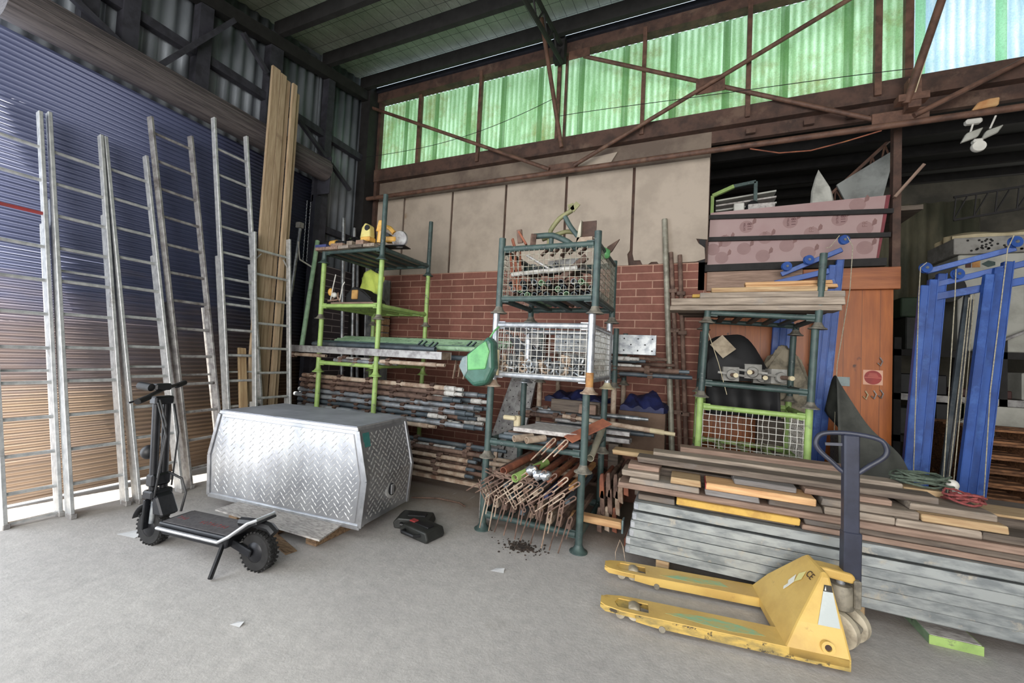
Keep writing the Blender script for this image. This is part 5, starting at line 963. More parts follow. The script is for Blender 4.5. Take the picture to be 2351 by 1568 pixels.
tag(MB().pipe([(-.43, 3.12, .004), (-.44, 3.14, .1), (-.41, 3.13, .2), (-.39, 3.15, .15), (-.36, 3.14, .02)], .0025, 5).build('loose_wire', 'rust_pale', smooth=True), 'loose thin wire beside the left end of the galvanised planks', 'wire')

# ---------------------------------------------------------------- pallet truck (local +x runs from the fork tips to the yoke)
pjA = math.atan2(2.67 - 2.50, .80 + .42) - .012; pj = thing('pallet_truck', 'yellow hand pallet truck standing before the timber pile', 'pallet truck', (-.455, 2.74, 0), pjA)
FL_, W2, FW = 1.10, .225, .16
def fork(s):
    y0, y1 = (s * W2 - FW / 2, s * W2 + FW / 2); ym = (y0 + y1) / 2; zt = .088
    pts = [(0, ym - .03), (.03, y0 + .025), (.12, y0 + .004), (.2, y0)]; pts2 = [(.2, y1), (.12, y1 - .004), (.03, y1 - .025), (0, ym + .03)]
    b = MB(); b.prism(pts + [(.2, ym - .045), (.1, ym - .045), (.08, ym), (.1, ym + .045), (.2, ym + .045)] + pts2, zt - .006, zt, 'z'); b.box(.2, .27, y0, ym - .045, zt - .006, zt); b.box(.2, .27, ym + .045, y1, zt - .006, zt); b.box(.27, FL_ + .12, y0, y1, zt - .006, zt)
    o = b.build('fork', 'yellow_truck', pj)
    c = MB()
    for yy in (y0, y1 - .005): c.add([(.2, yy, zt - .005), (FL_ + .12, yy, zt - .005), (FL_ + .12, yy, .03), (.3, yy, .035), (.2, yy, .045), (.2, yy + .005, zt - .005), (FL_ + .12, yy + .005, zt - .005), (FL_ + .12, yy + .005, .03), (.3, yy + .005, .035), (.2, yy + .005, .045)], [(0, 1, 2, 3, 4), (9, 8, 7, 6, 5), (0, 5, 6, 1), (1, 6, 7, 2), (2, 7, 8, 3), (3, 8, 9, 4), (4, 9, 5, 0)])
    c.prism([(.0, .07), (.03, .05), (.2, .045), (.2, .083), (.0, .083)], y0 + .03, y1 - .03)
    c.build('fork_side', 'yellow_worn' if s < 0 else 'yellow_truck', o)
    MB().lathe([(.0, -.038), (.036, -.038), (.04, -.03), (.04, .03), (.036, .038), (0, .038)], (.19, ym, .058), (0, 1, 0), 20).build('load_roller', 'wheel_cream', o, smooth=True)
    MB().lathe([(.0, -.036), (.026, -.036), (.026, .036), (0, .036)], (.115, ym, .044), (0, 1, 0), 18).build('entry_roller', 'wheel_cream', o, smooth=True)
    MB().tube((.34, y0 - .004, .035), (.34, y1 + .004, .035), .018, 12).build('pivot_pin', 'pump_grey', o, smooth=True)
    g = MB(); g.prism([(.36, ym - .012), (.45, ym + .02), (.62, ym + .04), (.8, ym + .012), (.86, ym - .03), (.7, ym - .055), (.52, ym - .036)] if s < 0 else [(.36, ym - .03), (.5, ym + .02), (.74, ym + .03), (.78, ym - .02), (.6, ym - .045)], zt, zt + .0006, 'z'); g.build('green_stencil', 'green_worn', o)
fork(-1); fork(1)
# yoke: two side plates joined by the sloping back plate
yb = MB()
# the body as one solid: a wedge wide at the floor, narrow at the top, with a slanted front face towards the forks
bot = [(FL_ - .24, -.305), (FL_ - .12, -.305), (FL_ + .12, -.305), (FL_ + .12, .305), (FL_ - .12, .305), (FL_ - .24, .305)]
def ring_(z, f, x0, x1): return [(x0, -.305 * f, z), (x1, -.305 * f, z), (x1, .305 * f, z), (x0, .305 * f, z)]
yb.add(ring_(.035, 1, FL_ - .16, FL_ + .125) + ring_(.088, 1, FL_ - .16, FL_ + .125) + ring_(.2, .82, FL_ - .09, FL_ + .115) + ring_(.392, .42, FL_ + .055, FL_ + .1) + ring_(.412, .34, FL_ + .066, FL_ + .092),
       [(0, 1, 5, 4), (1, 2, 6, 5), (2, 3, 7, 6), (3, 0, 4, 7), (4, 5, 9, 8), (5, 6, 10, 9), (6, 7, 11, 10), (7, 4, 8, 11), (8, 9, 13, 12), (9, 10, 14, 13), (10, 11, 15, 14), (11, 8, 12, 15), (12, 13, 17, 16), (13, 14, 18, 17), (14, 15, 19, 18), (15, 12, 16, 19), (16, 17, 18, 19), (3, 2, 1, 0)])
yo = yb.build('yoke', 'yellow_truck', pj, bevel=.012, seg=2)
MB().prism([(FL_ + .07, .35), (FL_ + .07, .413), (FL_ + .12, .412), (FL_ + .24, .398), (FL_ + .255, .375), (FL_ + .24, .345), (FL_ + .12, .36)], -.05, .05).build('yoke_hood', 'yellow_truck', yo, bevel=.012, seg=2)
def side(z, xf, e=.004):     # a point on the near sloping side of the yoke
    if z < .2: t = (z - .088) / .112; f = 1 - .18 * t; x0 = FL_ - .16 + .07 * t; x1 = FL_ + .125 - .01 * t
    else: t = (z - .2) / .192; f = .82 - .4 * t; x0 = FL_ - .09 + .145 * t; x1 = FL_ + .115 - .015 * t
    return V((x0 + (x1 - x0) * xf, -.305 * f - e, z + e * .4))
def patch(name, z0, z1, xa, xb, mat, e=.004): return MB().add([side(z0, xa, e), side(z0, xb, e), side(z1, xb, e), side(z1, xa, e)], [(0, 1, 2, 3)]).build(name, mat, yo, solid=.0008)
def fpt(yf, z, e=.003):      # a point on the slanted front face towards the forks
    if z < .2: t = (z - .088) / .112; x = FL_ - .16 + .07 * t; f = 1 - .18 * t
    else: t = (z - .2) / .192; x = FL_ - .09 + .145 * t; f = .82 - .4 * t
    return V((x - e, .305 * f * yf, z + e * .5))
pl_ = patch('instruction_label', .2, .335, .42, .9, 'label_white'); patch('label_header', .335, .362, .42, .9, 'label_dark')
tri = MB().add([side(.339, .47, .0055), side(.339, .56, .0055), side(.358, .515, .0055)], [(0, 1, 2)]).build('warning_triangle', 'logo_white', yo)
def oriented(o, xd, yd):
    x = V(xd).normalized(); y = V(yd); y = (y - x * y.dot(x)).normalized(); z = x.cross(y); return Matrix(((x.x, y.x, z.x, o.x), (x.y, y.y, z.y, o.y), (x.z, y.z, z.z, o.z), (0, 0, 0, 1)))
sx_, sy_ = side(.3, .9) - side(.3, .5), side(.34, .6) - side(.24, .6)
fx_, fy_ = fpt(-.2, .3) - fpt(.5, .3), fpt(0, .36) - fpt(0, .24)
text(yo, 'CE', .055, 'ink_brown', oriented(fpt(-.42, .362, .004), fx_ * 1.0 + fy_ * .0, fy_), .0004)
lg = MB(); 
def fq(cs, mat, nm): MB().add([fpt(a, z, .004) for a, z in cs], [tuple(range(len(cs)))]).build(nm, mat, yo, solid=.0008)
fq([(.1, .33), (-.1, .36), (-.2, .32), (-.02, .285)], 'logo_yellow', 'logo_stripes'); fq([(.16, .315), (-.02, .285), (.02, .25), (.2, .27)], 'logo_white', 'logo_patch'); fq([(.1, .262), (.02, .25), (.06, .225), (.14, .235)], 'logo_white', 'logo_tail')
MB().lathe([(.0, 0), (.03, 0), (.03, .02), (.016, .02), (.016, .006), (0, .006)], side(.12, .62, .0), (0, -1, .2), 16).build('axle_boss', 'yellow_truck', yo, smooth=True); MB().lathe([(0, 0), (.015, 0), (.015, .002), (0, .002)], side(.12, .62, .012) , (0, -1, .2), 14).build('axle_hole', 'ink_brown', yo)
# pump, steering wheels, handle
px = FL_ + .20
MB().lathe([(.0, .19), (.05, .19), (.062, .2), (.062, .315), (.055, .325), (0, .325)], (px, 0, 0), n=22).build('pump_body', 'pump_grey', pj, smooth=True); MB().tube((px, 0, .32), (px, 0, .36), .022, 14).build('piston', 'galv_bright', pj, smooth=True)
MB().box(px + .04, px + .075, -.06, .06, .22, .37).build('pump_bracket', 'pump_grey', pj, bevel=.005)
MB().prism([(px - .06, .15), (px + .02, .17), (px + .09, .12), (px + .075, .085), (px - .02, .13)], -.055, .055).build('wheel_fork', 'pump_grey', pj, bevel=.006)
for s in (-1, 1):
    wh = MB().lathe([(.02, -.024), (.085, -.026), (.094, -.02), (.094, .02), (.085, .026), (.02, .024)], (px + .02 + s * .045, s * .045, .094), (.7, .7, .0), 32).build('steer_wheel', 'wheel_cream', pj, smooth=True)
    MB().tube((px + .02 + s * .066, s * .066, .094), (px + .02 + s * .02, s * .02, .094), .03, 14).build('hub', 'pump_grey', wh, smooth=True)
hx = px + .045
hd = MB().bar((hx, 0, .34), (hx - .01, 0, 1.16), .05, .075, (1, 0, 0))
hd = hd.build('handle_shaft', 'navy_paint', pj, bevel=.008); MB().bar((hx, 0, .34), (hx, 0, .62), .06, .085, (1, 0, 0)).build('shaft_sleeve', 'navy_paint', pj, bevel=.006)
lp = [(-.0, .93), (.09, 1.0), (.15, 1.06), (.155, 1.11), (.12, 1.15), (0, 1.165), (-.12, 1.15), (-.155, 1.11), (-.15, 1.06), (-.09, 1.0), (-.0, .93)]
HA = V((math.cos(-pjA - .1), math.sin(-pjA - .1), 0))
lq = []
for i in range(10):
    P0, P1, P2, P3 = [V((lp[(i + d) % 10][0], lp[(i + d) % 10][1])) for d in (-1, 0, 1, 2)]
    for t in (0, .25, .5, .75): lq.append(.5 * (2 * P1 + (P2 - P0) * t + (2 * P0 - 5 * P1 + 4 * P2 - P3) * t * t + (3 * P1 - P0 - 3 * P2 + P3) * t ** 3))
MB().pipe([V((hx - .01, 0, q.y)) + HA * q.x for q in lq], .0135, 10, closed=True).build('loop_grip', 'navy_paint', pj, smooth=True)
MB().bar(V((hx - .01, 0, 1.09)) - HA * .115, V((hx - .01, 0, 1.1)) - HA * .01, .012, .016).build('release_lever', 'navy_paint', pj)

# ---------------------------------------------------------------- on the right stack
for k, (x0, x1, y0, y1, z0, z1, m_, lb, rz) in enumerate(((-.17, 1.22, 4.33, 4.55, 2.052, 2.1, 'wood_weathered', 'lowest weathered plank on the right stack', .0), (-.16, 1.24, 4.32, 4.54, 2.102, 2.17, 'wood_weathered', 'long weathered plank reaching left toward the leaning pole', .0), (.1, 1.25, 4.34, 4.56, 2.172, 2.226, 'wood_weathered', 'third weathered plank up on the right stack', 0), (.2, 1.12, 4.34, 4.55, 2.228, 2.272, 'wood_pine', 'weathered pale plank under the fresh battens', 0.01),
        (.03, .52, 4.57, 4.66, 2.215, 2.25, 'paint_yellow_board', 'yellow board on the left of the right stack', .05), (.5, 1.22, 4.44, 4.53, 2.274, 2.306, 'wood_fresh', 'fresh pale batten on the right stack, lower one', 0), (.5, 1.18, 4.45, 4.53, 2.308, 2.34, 'wood_fresh', 'fresh pale batten on the right stack, upper one', -.03),
        (-.1, 1.2, 4.62, 4.82, 2.06, 2.1, 'wood_dark', 'dark plank at the back of the right stack, nearer one', 0), (-.05, 1.2, 4.86, 5.06, 2.06, 2.1, 'wood_dark', 'dark plank at the back of the right stack, farther one', 0))):
    bd('timber_plank', x0, x1, y0, y1, z0, z1, m_, lb, 'timber', 'planks on the right stack', rz=rz)
def jack(x, y, z, rz, label):
    t = thing('screw_jack', label, 'jack', (x, y, z), rz, 'screw jacks on the right stack')
    MB().tube((0, -.14, 0), (0, .3, 0), .019, 12).build('threaded_rod', 'rust', t, smooth=True); MB().tube((0, -.16, 0), (0, -.135, 0), .021, 14).build('painted_tip', 'cream', t, smooth=True)
    MB().lathe([(.02, -.02), (.045, -.02), (.05, 0), (.045, .02), (.02, .02)], (0, .02, 0), (0, 1, 0), 16).build('nut', 'concrete_grey', t, smooth=True); MB().bar((-.12, .02, .02), (.12, .02, -.005), .016, .02).build('nut_handle', 'concrete_grey', t)
    MB().box(-.07, .07, .05, .062, -.06, .075).box(-.07, -.06, .05, .16, -.06, .075).build('base_plate', 'concrete_grey', t, bevel=.003)
jack(.40, 4.36, 1.44, .1, 'screw jack with a pale tip, left on the dark stillage'); jack(.56, 4.33, 1.475, -.25, 'screw jack with a pale tip, middle on the dark stillage'); jack(.8, 4.36, 1.44, .3, 'screw jack with a pale tip, right on the dark stillage'); jack(.67, 4.52, 1.43, .0, 'screw jack with a pale tip, behind the middle one')
crumple('black_bag', .2, .8, 4.72, 5.1, 1.378, lambda i, j: .05 + .46 * math.sin(PI * min(1, i * .8 + .22)) * math.sin(PI * (.12 + .8 * j)) + .03 * math.sin(9 * i + 4 * j), 'bag_black', 'black fabric bag slumped behind the screw jacks', 'bag', 18)
tag(MB().add([(.22, 4.74, 1.74), (.33, 4.68, 1.84), (.46, 4.7, 1.7), (.34, 4.67, 1.6)], [(0, 1, 2, 3)]).build('cloth_flap', 'cloth_beige', solid=.006), 'beige cloth flap hanging over the black bag', 'cloth')
crumple('blanket', .76, 1.2, 5.2, 5.38, .985, lambda i, j: .25 + .5 * math.sin(PI * (.1 + .8 * i)) + .06 * math.sin(17 * i + 8 * j) * math.sin(11 * j), 'blanket', 'folded beige blanket behind the right stack', 'blanket', 18)
tag(MB().box(.74, 1.2, 5.2, 5.38, 0, .98).build('storage_crate', 'wood_dark', bevel=.01), 'dark crate carrying the folded blanket', 'crate')
dp_ = MB().grid(lambda i, j: (.2 + .66 * i, 4.8 - .03 * math.sin(14 * i) - .1 * (1 - j) * abs(math.sin(7 * i)), 1.02 + .3 * j), 26, 8); tag(dp_.build('black_sheet', 'bag_black', smooth=True, solid=.006), 'black sheet hanging below the screw jacks', 'sheet')
tag(MB().pipe([(.17, 4.36, 1.88), (.28, 4.36, 1.55), (.36, 4.36, 1.25)], .003, 5).build('thin_wire', 'cream', smooth=True), 'thin wire slanting across the dark stillage of the right stack', 'wire')
cr = MB()
for k in range(60):
    a = V((random.uniform(.2, .95), random.uniform(4.42, 5.1), .695 + random.uniform(0, .03))); cr.tube(a, a + V((random.uniform(-.1, .1), random.uniform(-.05, .05), random.uniform(-.005, .02))), .003, 4)
tag(cr.build('dry_straw', 'gold_pvc'), 'dry straw and twigs on the floor of the lime cage', 'straw', kind='stuff')

# ---------------------------------------------------------------- timber partition, pink boards and what stands before them
struct(MB().box(.17, 2.03, 5.62, 5.68, 0, 2.69).build('wall_partition', 'wood_orange_v'))
tag(MB().box(1.2, 2.07, 5.56, 5.62, 2.44, 2.68).build('partition_rail', 'wood_orange', bevel=.004), 'wide orange timber rail across the top right of the partition', 'board')
tag(MB().box(.2, 1.2, 5.57, 5.61, 2.45, 2.69).build('partition_rail', 'wood_red', bevel=.004), 'reddish timber rail across the top left of the partition', 'board')
struct(MB().box(.16, 1.95, 5.56, 5.62, 2.695, 2.78).build('trim_1', 'steel_black')); struct(MB().box(.1, .17, 5.5, 5.62, 2.45, 3.1).build('trim_2', 'steel_black'))
pb = thing('pink_board', 'pale pink insulation board above the orange timber partition', 'board', (.2, 5.6, 2.78)); 
MB().prism([(0, 0), (1.67, -.02), (1.76, .68), (1.75, .70), (.02, .67)], .0, .04).build('sheet', 'pink_board', pb)
for x, z, tx in ((.42, .46, '118'), (.87, .48, '118'), (1.34, .47, '118'), (.19, .30, 'FR'), (.62, .31, 'FR'), (1.08, .33, 'FR'), (1.57, .35, 'FR'), (.40, .19, ''), (.84, .2, ''), (1.57, .13, ''), (.16, .09, ''), (.60, .09, ''), (1.05, .1, ''), (.06, .2, ''), (1.5, .62, '')):
    o = MB().lathe([(0, 0), (.075, 0), (.075, .0012), (0, .0012)], (x, 0, z), (0, -1, 0), 24).build('round_print', 'pink_mark', pb)
    MB().prism([(x + .06, z + .02), (x + .1, z + .04), (x + .105, z + .08), (x + .085, z + .105), (x + .065, z + .07)], -.0022, -.0012).build('leaf_print', 'pink_leaf', pb)
    def rot(dx, zz): return Matrix(((0, -1, 0, x + dx), (0, 0, -1, -.0026), (1, 0, 0, zz), (0, 0, 0, 1)))
    if tx == '118': text(pb, '118', .062, 'ink_maroon', rot(.035, z), .0003); text(pb, 'EXTRA', .03, 'ink_maroon', rot(-.02, z), .0003)
    elif tx: text(pb, tx, .066, 'pink_leaf', rot(0, z + .045), .0003)
MB().prism([(1.67, -.02), (1.69, -.02), (1.785, .70), (1.75, .70)], -.005, .04).build('red_edge', 'maroon_edge', pb)
for k, (a, b_) in enumerate((((.2, 5.57, 3.385), (2.0, 5.57, 3.29)), ((.06, 5.57, 3.11), (1.98, 5.57, 3.03)))): tag(MB().bar(a, b_, .03, .05).build('steel_angle', 'steel_black'), ('upper dark steel rail across the pink board', 'lower dark steel rail across the pink board')[k], 'rail')
struct(MB().box(2.0, 2.07, 5.58, 5.66, 2.66, 4.46).build('post_1', 'steel_brown'))
board('timber_stick', (1.99, 5.52, 3.42), (2.22, 5.5, 3.74), .045, .03, 'wood_red', 'timber stick leaning up past the right end of the pink board')
ss = thing('round_sticker', 'square sticker with a red disc on the orange partition', 'sticker', (1.865, 5.618, 1.48)); MB().box(-.085, .085, -.002, .0, -.08, .08).build('backing', 'sticker_pink', ss); MB().lathe([(0, 0), (.076, 0), (.076, .001), (0, .001)], (0, -.002, 0), (0, -1, 0), 30).build('red_disc', 'red_sticker', ss)
bt = MB(); bt.box(-.074, .074, -.0042, -.0032, -.006, .002)
for k in range(3): bt.box(-.045 + .006 * k, .045 - .006 * k, -.0042, -.0032, .01 + .013 * k, .017 + .013 * k)
bt.build('printed_lines', 'sticker_text', ss)
for k, (x, z, m_) in enumerate(((1.92, 1.66, 'alu_old'), (1.80, 1.29, 'cream'), (1.87, 1.3, 'alu_old'), (1.93, 1.31, 'alu_old'))): tag(MB().pipe([(x, 5.61, z + .04), (x + .02, 5.6, z), (x, 5.59, z - .05), (x - .02, 5.6, z - .02)], .007, 6).build('metal_hook', m_, smooth=True), ('metal hook cluster above the round sticker', 'pale metal hook below the sticker, left of three', 'grey metal hook below the sticker, middle of three', 'grey metal hook below the sticker, right of three')[k], 'hook')
tag(MB().box(1.53, 1.66, 5.6, 5.617, 1.37, 1.47).build('blue_notice', 'bag_clear'), 'small pale blue card on the partition behind the blue mast', 'card')
# on the shelf above the partition
struct(MB().box(.1, 2.3, 5.7, 7.3, 3.33, 3.38).build('floor_loft', 'wood_dark')); 
lf_ = thing('loft_stand', 'lime green steel frame holding sheets on the loft', 'frame', (.25, 5.95, 3.38))
for p, q in (((.0, 0, 0), (0, 0, .42)), ((.5, 0, 0), (.5, 0, .55))): MB().bar(p, q, .04, .04).build('upright', 'green_lime' if p[0] < .1 else 'green_dark', lf_)
MB().bar((0, 0, .42), (.25, 0, .52), .045, .045).build('top_bar', 'green_lime', lf_); MB().bar((.25, 0, .52), (.5, 0, .55), .04, .04).build('top_bar', 'green_dark', lf_)
for k in range(6): tag(MB().bar((.3, 6.12 + .02 * k, 3.40 + .075 * k), (1.0, 6.12 + .02 * k, 3.41 + .085 * k), .3, .02).build('loft_sheet', ('ply_grey', 'plastic_sheet')[k % 2]), 'sheet lying in the lime green frame on the loft', 'sheet', 'sheets in the loft frame')
tag(MB().box(.5, .62, 5.85, 5.95, 3.381, 3.64).build('white_block', 'white_plastic', bevel=.01), 'white block on the loft edge under the lime green frame', 'block'); tag(MB().ball((.72, 5.92, 3.54), .09, .06, .14).build('dark_bundle', 'bag_black', smooth=True), 'dark bundle beside the white block on the loft', 'bundle'); tag(MB().box(.66, .95, 5.83, 5.86, 3.381, 3.6).build('grey_offcut', 'ply_grey'), 'grey offcut on the loft edge', 'offcut')
tag(MB().add([(1.33, 5.95, 3.36), (1.62, 5.95, 3.38), (1.6, 6.15, 3.36), (1.36, 6.1, 3.36), (1.42, 6.0, 4.08), (1.35, 5.97, 3.75), (1.56, 5.97, 3.78)], [(0, 1, 6, 4, 5), (1, 2, 6), (2, 3, 4, 6), (3, 0, 5, 4), (0, 3, 2, 1)]).build('plastic_wrap', 'plastic_sheet', bevel=.02), 'pointed wrap of pale plastic standing on the loft', 'wrap')
tag(MB().add([(1.95, 6.4, 3.42), (2.12, 6.35, 3.42), (2.28, 6.3, 4.3), (1.75, 6.5, 4.0), (1.95, 6.43, 3.42), (2.12, 6.38, 3.42), (2.28, 6.33, 4.3), (1.75, 6.53, 4.0)], [(0, 1, 2, 3), (7, 6, 5, 4), (0, 4, 5, 1), (1, 5, 6, 2), (2, 6, 7, 3), (3, 7, 4, 0)]).build('cloudy_sheet', 'haze_panel'), 'grey translucent panel leaning at the right end of the loft', 'panel')
ll = thing('lattice_girder', 'dark lattice girder slanting down over the loft', 'girder', (2.3, 6.3, 4.5)); MB().bar((0, 0, 0), (-.75, .4, -.75), .03, .03).build('top_chord', 'steel_truss', ll); MB().bar((0, 0, -.3), (-.7, .4, -.98), .03, .03).build('bottom_chord', 'steel_truss', ll)
b = MB()
for k in range(7): a = V((-.75, .4, -.75)) * (k / 7); c = V((0, 0, -.3)) + V((-.7, .4, -.68)) * ((k + .5) / 7); b.tube(a, c, .01, 5); b.tube(c, V((-.75, .4, -.75)) * ((k + 1) / 7), .01, 5)
b.build('web_bars', 'steel_truss', ll)
# blue hoists
def mast(t, p, q, nm='mast'):
    p, q = V(p), V(q); b = MB(); x, y, z = basis(q - p, (0, -1, 0))
    for k in (-1, 0, 1):
        o = V((1, 0, 0)) * .072 * k + V((0, 1, 0)) * .02 * k; qq = q + o - V((0, 0, .12 * (1 - k) / 2)); pp = p + o
        MB().bar(pp, qq, .066, .06, (0, -1, 0)).build(nm, 'blue_hoist', t, bevel=.006)
        MB().bar(pp + V((0, -.032, 0)) + V((.028, 0, 0)), qq + V((0, -.032, 0)) + V((.028, 0, 0)), .008, .008, (0, -1, 0)).build('mast_edge', 'blue_hoist', t)
def pulley(t, c, r=.05):
    o = MB().lathe([(0, -.016), (r, -.016), (r * .86, 0), (r, .016), (0, .016)], c, (.25, -1, 0), 20).build('pulley', 'blue_hoist', t, smooth=True); MB().lathe([(0, -.024), (.014, -.024), (.014, .024), (0, .024)], c, (.25, -1, 0), 10).build('pulley_pin', 'galv', o)
h1 = thing('material_hoist', 'blue two masted hoist standing right of the orange partition', 'hoist', (2.3, 5.3, 0)); O = V((2.3, 5.3, 0))
mast(h1, V((2.06, 5.3, 0)) - O, V((2.215, 5.3, 2.54)) - O); mast(h1, V((2.42, 5.22, 0)) - O, V((2.64, 5.22, 2.62)) - O)
for a, b_, s in (((2.14, 5.24, 2.55), (2.71, 5.14, 2.72), .05), ((2.2, 5.32, 2.42), (2.83, 5.22, 2.6), .055), ((2.2, 5.3, 2.30), (2.82, 5.24, 2.44), .07)): MB().bar(V(a) - O, V(b_) - O, .045, s).build('cross_beam', 'blue_hoist', h1, bevel=.004)
for c in ((2.12, 5.2, 2.58), (2.69, 5.1, 2.77), (2.37, 5.24, 2.52)): pulley(h1, V(c) - O)
for a, m_ in (((2.86, 5.22, 2.605), 0), ((2.845, 5.24, 2.445), 0)): MB().cbox(V(a) - O, .03, .05, .06).build('beam_cap', 'black_plastic', h1)
for k, pts in enumerate(([(2.12, 5.18, 2.63), (2.07, 5.17, 2.58), (2.06, 5.17, 2.3), (2.03, 5.16, .5), (2.08, 5.15, .02)], [(2.34, 5.2, 2.56), (2.33, 5.19, 2.3), (2.22, 5.15, .02)], [(2.66, 5.06, 2.82), (2.62, 5.06, 2.7), (2.52, 5.08, 1.4), (2.48, 5.08, .4), (2.4, 5.06, .02)], [(2.5, 5.3, 2.38), (2.32, 5.24, .02)], [(2.52, 5.3, 2.38), (2.36, 5.24, .02)], [(2.48, 5.3, 2.3), (2.28, 5.24, .02)])):
    MB().pipe([V(p) - O for p in pts], .0042, 6).build('rope', 'rope', h1, smooth=True)
MB().bar((.26, 0, 1.28), (.36, -.02, 1.27), .03, .04).build('lug', 'blue_hoist', h1, bevel=.005)
gx = thing('folded_mast', 'grey blue slender mast leaning between the blue masts', 'mast', (2.3, 5.42, 0)); MB().bar((0, 0, 0), (.22, 0, 2.35), .035, .03, (0, -1, 0)).build('tube', 'tube_slate', gx); MB().bar((.05, .03, 0), (.27, .03, 2.3), .03, .03, (0, -1, 0)).build('tube', 'galv', gx)
h2 = thing('material_hoist', 'blue two masted hoist standing behind the right stack', 'hoist', (1.2, 5.48, 0)); O = V((1.2, 5.48, 0))
mast(h2, V((1.27, 5.48, 0)) - O, V((1.45, 5.48, 2.76)) - O); mast(h2, V((.92, 5.52, 0)) - O, V((1.02, 5.52, 2.4)) - O)
for a, b_, s in (((.96, 5.42, 2.6), (1.5, 5.36, 2.84), .05), ((.9, 5.42, 2.5), (1.4, 5.4, 2.62), .06), ((1.2, 5.42, 2.42), (1.46, 5.4, 2.5), .08)): MB().bar(V(a) - O, V(b_) - O, .045, s).build('cross_beam', 'blue_hoist', h2, bevel=.004)
for c in ((1.0, 5.36, 2.68), (1.2, 5.34, 2.74), (1.5, 5.3, 2.93)): pulley(h2, V(c) - O)
for pts in ([(1.52, 5.28, 2.96), (1.57, 5.28, 2.85), (1.55, 5.27, 2.4), (1.45, 5.26, 1.6), (1.42, 5.26, .02)], [(1.46, 5.3, 2.98), (1.38, 5.3, 2.86), (1.34, 5.3, 2.85)]): MB().pipe([V(p) - O for p in pts], .0042, 6).build('rope', 'rope', h2, smooth=True)
# grey tarpaulin draped over something beside the partition
def tz(i, j):
    h = 1.47 - .95 * i ** .8 - .25 * max(0, i - .75) * 4 * .6; return max(.02, h * (1 - .3 * max(0, j - .6)) + .03 * math.sin(8 * j + 9 * i) * (.3 + i) - (.25 * h if j < .01 else 0))
def tarp(i, j):
    if j < .5: f = 2 * j; return (1.37 + .68 * i + .05 * (1 - f) * i, 4.98 - .16 * (1 - f) - .03 * math.sin(12 * i + 2 * f) * (1.2 - f), f * tz(i, .3) * (1 - .02 * math.sin(20 * i)))
    f = 2 * j - 1; return (1.37 + .68 * i, 4.98 + .36 * f, tz(i, .3) * (1 - .25 * f * f) + .02 * math.sin(10 * i + 6 * f))
tag(MB().grid(tarp, 26, 22).build('grey_tarpaulin', 'tarp_grey', smooth=True, solid=.004), 'dark grey tarpaulin draped in a slope before the partition', 'tarpaulin')
tag(MB().box(1.42, 1.75, 5.05, 5.32, 0, .9).box(1.75, 1.95, 5.05, 5.3, 0, .5).build('covered_crate', 'wood_dark'), 'dark crate hidden under the grey tarpaulin', 'crate')
# ---------------------------------------------------------------- far shelves in the next bay
struct(MB().box(2.3, 5.5, 8.4, 8.45, 0, 4.6).build('wall_corrugated', 'wall_dark')); struct(corr(0, 0, 2.1, 4.25, .2, .03, y=8.3, a0=2.2, a1=4.0, step=6).build('wall_corrugated', 'corr_far', smooth=True, solid=.004))
sh = thing('pallet_rack', 'dark storage rack standing in the next bay', 'rack', (2.4, 6.6, 0))
for x in (.0, .95, 2.2):
    for y in (0, .9): MB().box(x, x + .07, y, y + .07, 0, 2.0).build('upright', 'steel_black', sh)
for z in (.78, 1.3, 1.85):
    MB().box(0, 2.27, 0, .05, z - .08, z).build('beam', 'alu_old' if z == 1.3 else 'steel_black', sh); MB().box(0, 2.27, .05, .95, z - .03, z - .005).build('shelf', 'wood_dark', sh)
for k, (x, z, sx, sz, m_, lb) in enumerate(((2.5, .781, .3, .34, 'case_dark', 'dark case on the lower shelf left of the blue hoist'), (2.84, .781, .24, .42, 'black_plastic', 'black case with a pale lid on the lower shelf'), (3.12, .781, .2, .44, 'case_green', 'dark green case on the lower shelf'), (3.36, .781, .2, .4, 'case_dark', 'dark case between the blue masts'), (3.02, 1.301, .5, .1, 'case_maroon', 'maroon flat case on the middle shelf'), (2.5, 1.301, .45, .25, 'black_plastic', 'black case on the middle shelf left'), (3.6, 1.301, .7, .32, 'panel_off_white', 'off white box on the middle shelf right'), (2.55, 1.852, .3, .42, 'case_dark', 'dark case on the top shelf left'), (2.5, 2.28, .42, .25, 'case_green', 'dark green folded chair on the top shelf'))):
    y = 6.71; zz = z; tag(MB().box(x, x + sx, y, y + .5, zz if k != 8 else 2.272, (zz if k != 8 else 2.272) + sz).build('storage_case', m_, bevel=.012), lb, 'case')
tag(MB().box(3.0, 4.4, 6.62, 7.3, 1.852, 3.02).build('cool_room_panel', 'panel_off_white', bevel=.01), 'large off white insulated cabinet on the far rack', 'cabinet'); fzl = MB()
sg = thing('cabinet_labels', 'brown, yellow and green stickers on the off white cabinet', 'sticker', (3.06, 6.615, 2.86))
for x, wd, m_ in ((.0, .05, 'case_maroon'), (.06, .07, 'rust_yellow')): MB().box(x, x + wd, -.003, .0, 0, .08).build('sticker_band', m_, sg)
MB().prism([(.14, .04), (.2, .08), (.26, .06), (.26, .02), (.2, 0)], -.003, 0).build('leaf_sticker', 'green_dark', sg)
pcb = thing('perforated_slab', 'grey perforated slab lying along the top of the off white cabinet', 'slab', (2.95, 6.6, 3.025)); MB().box(0, 1.5, 0, .6, 0, .2).build('slab', 'concrete_grey', pcb, bevel=.006)
b = MB()
for k in range(60): b.lathe([(0, 0), (.013, 0), (.013, .002), (0, .002)], (random.uniform(.03, 1.4), 0, random.uniform(.03, .17)), (0, -1, 0), 7)
b.build('hole_pattern', 'steel_black', pcb)
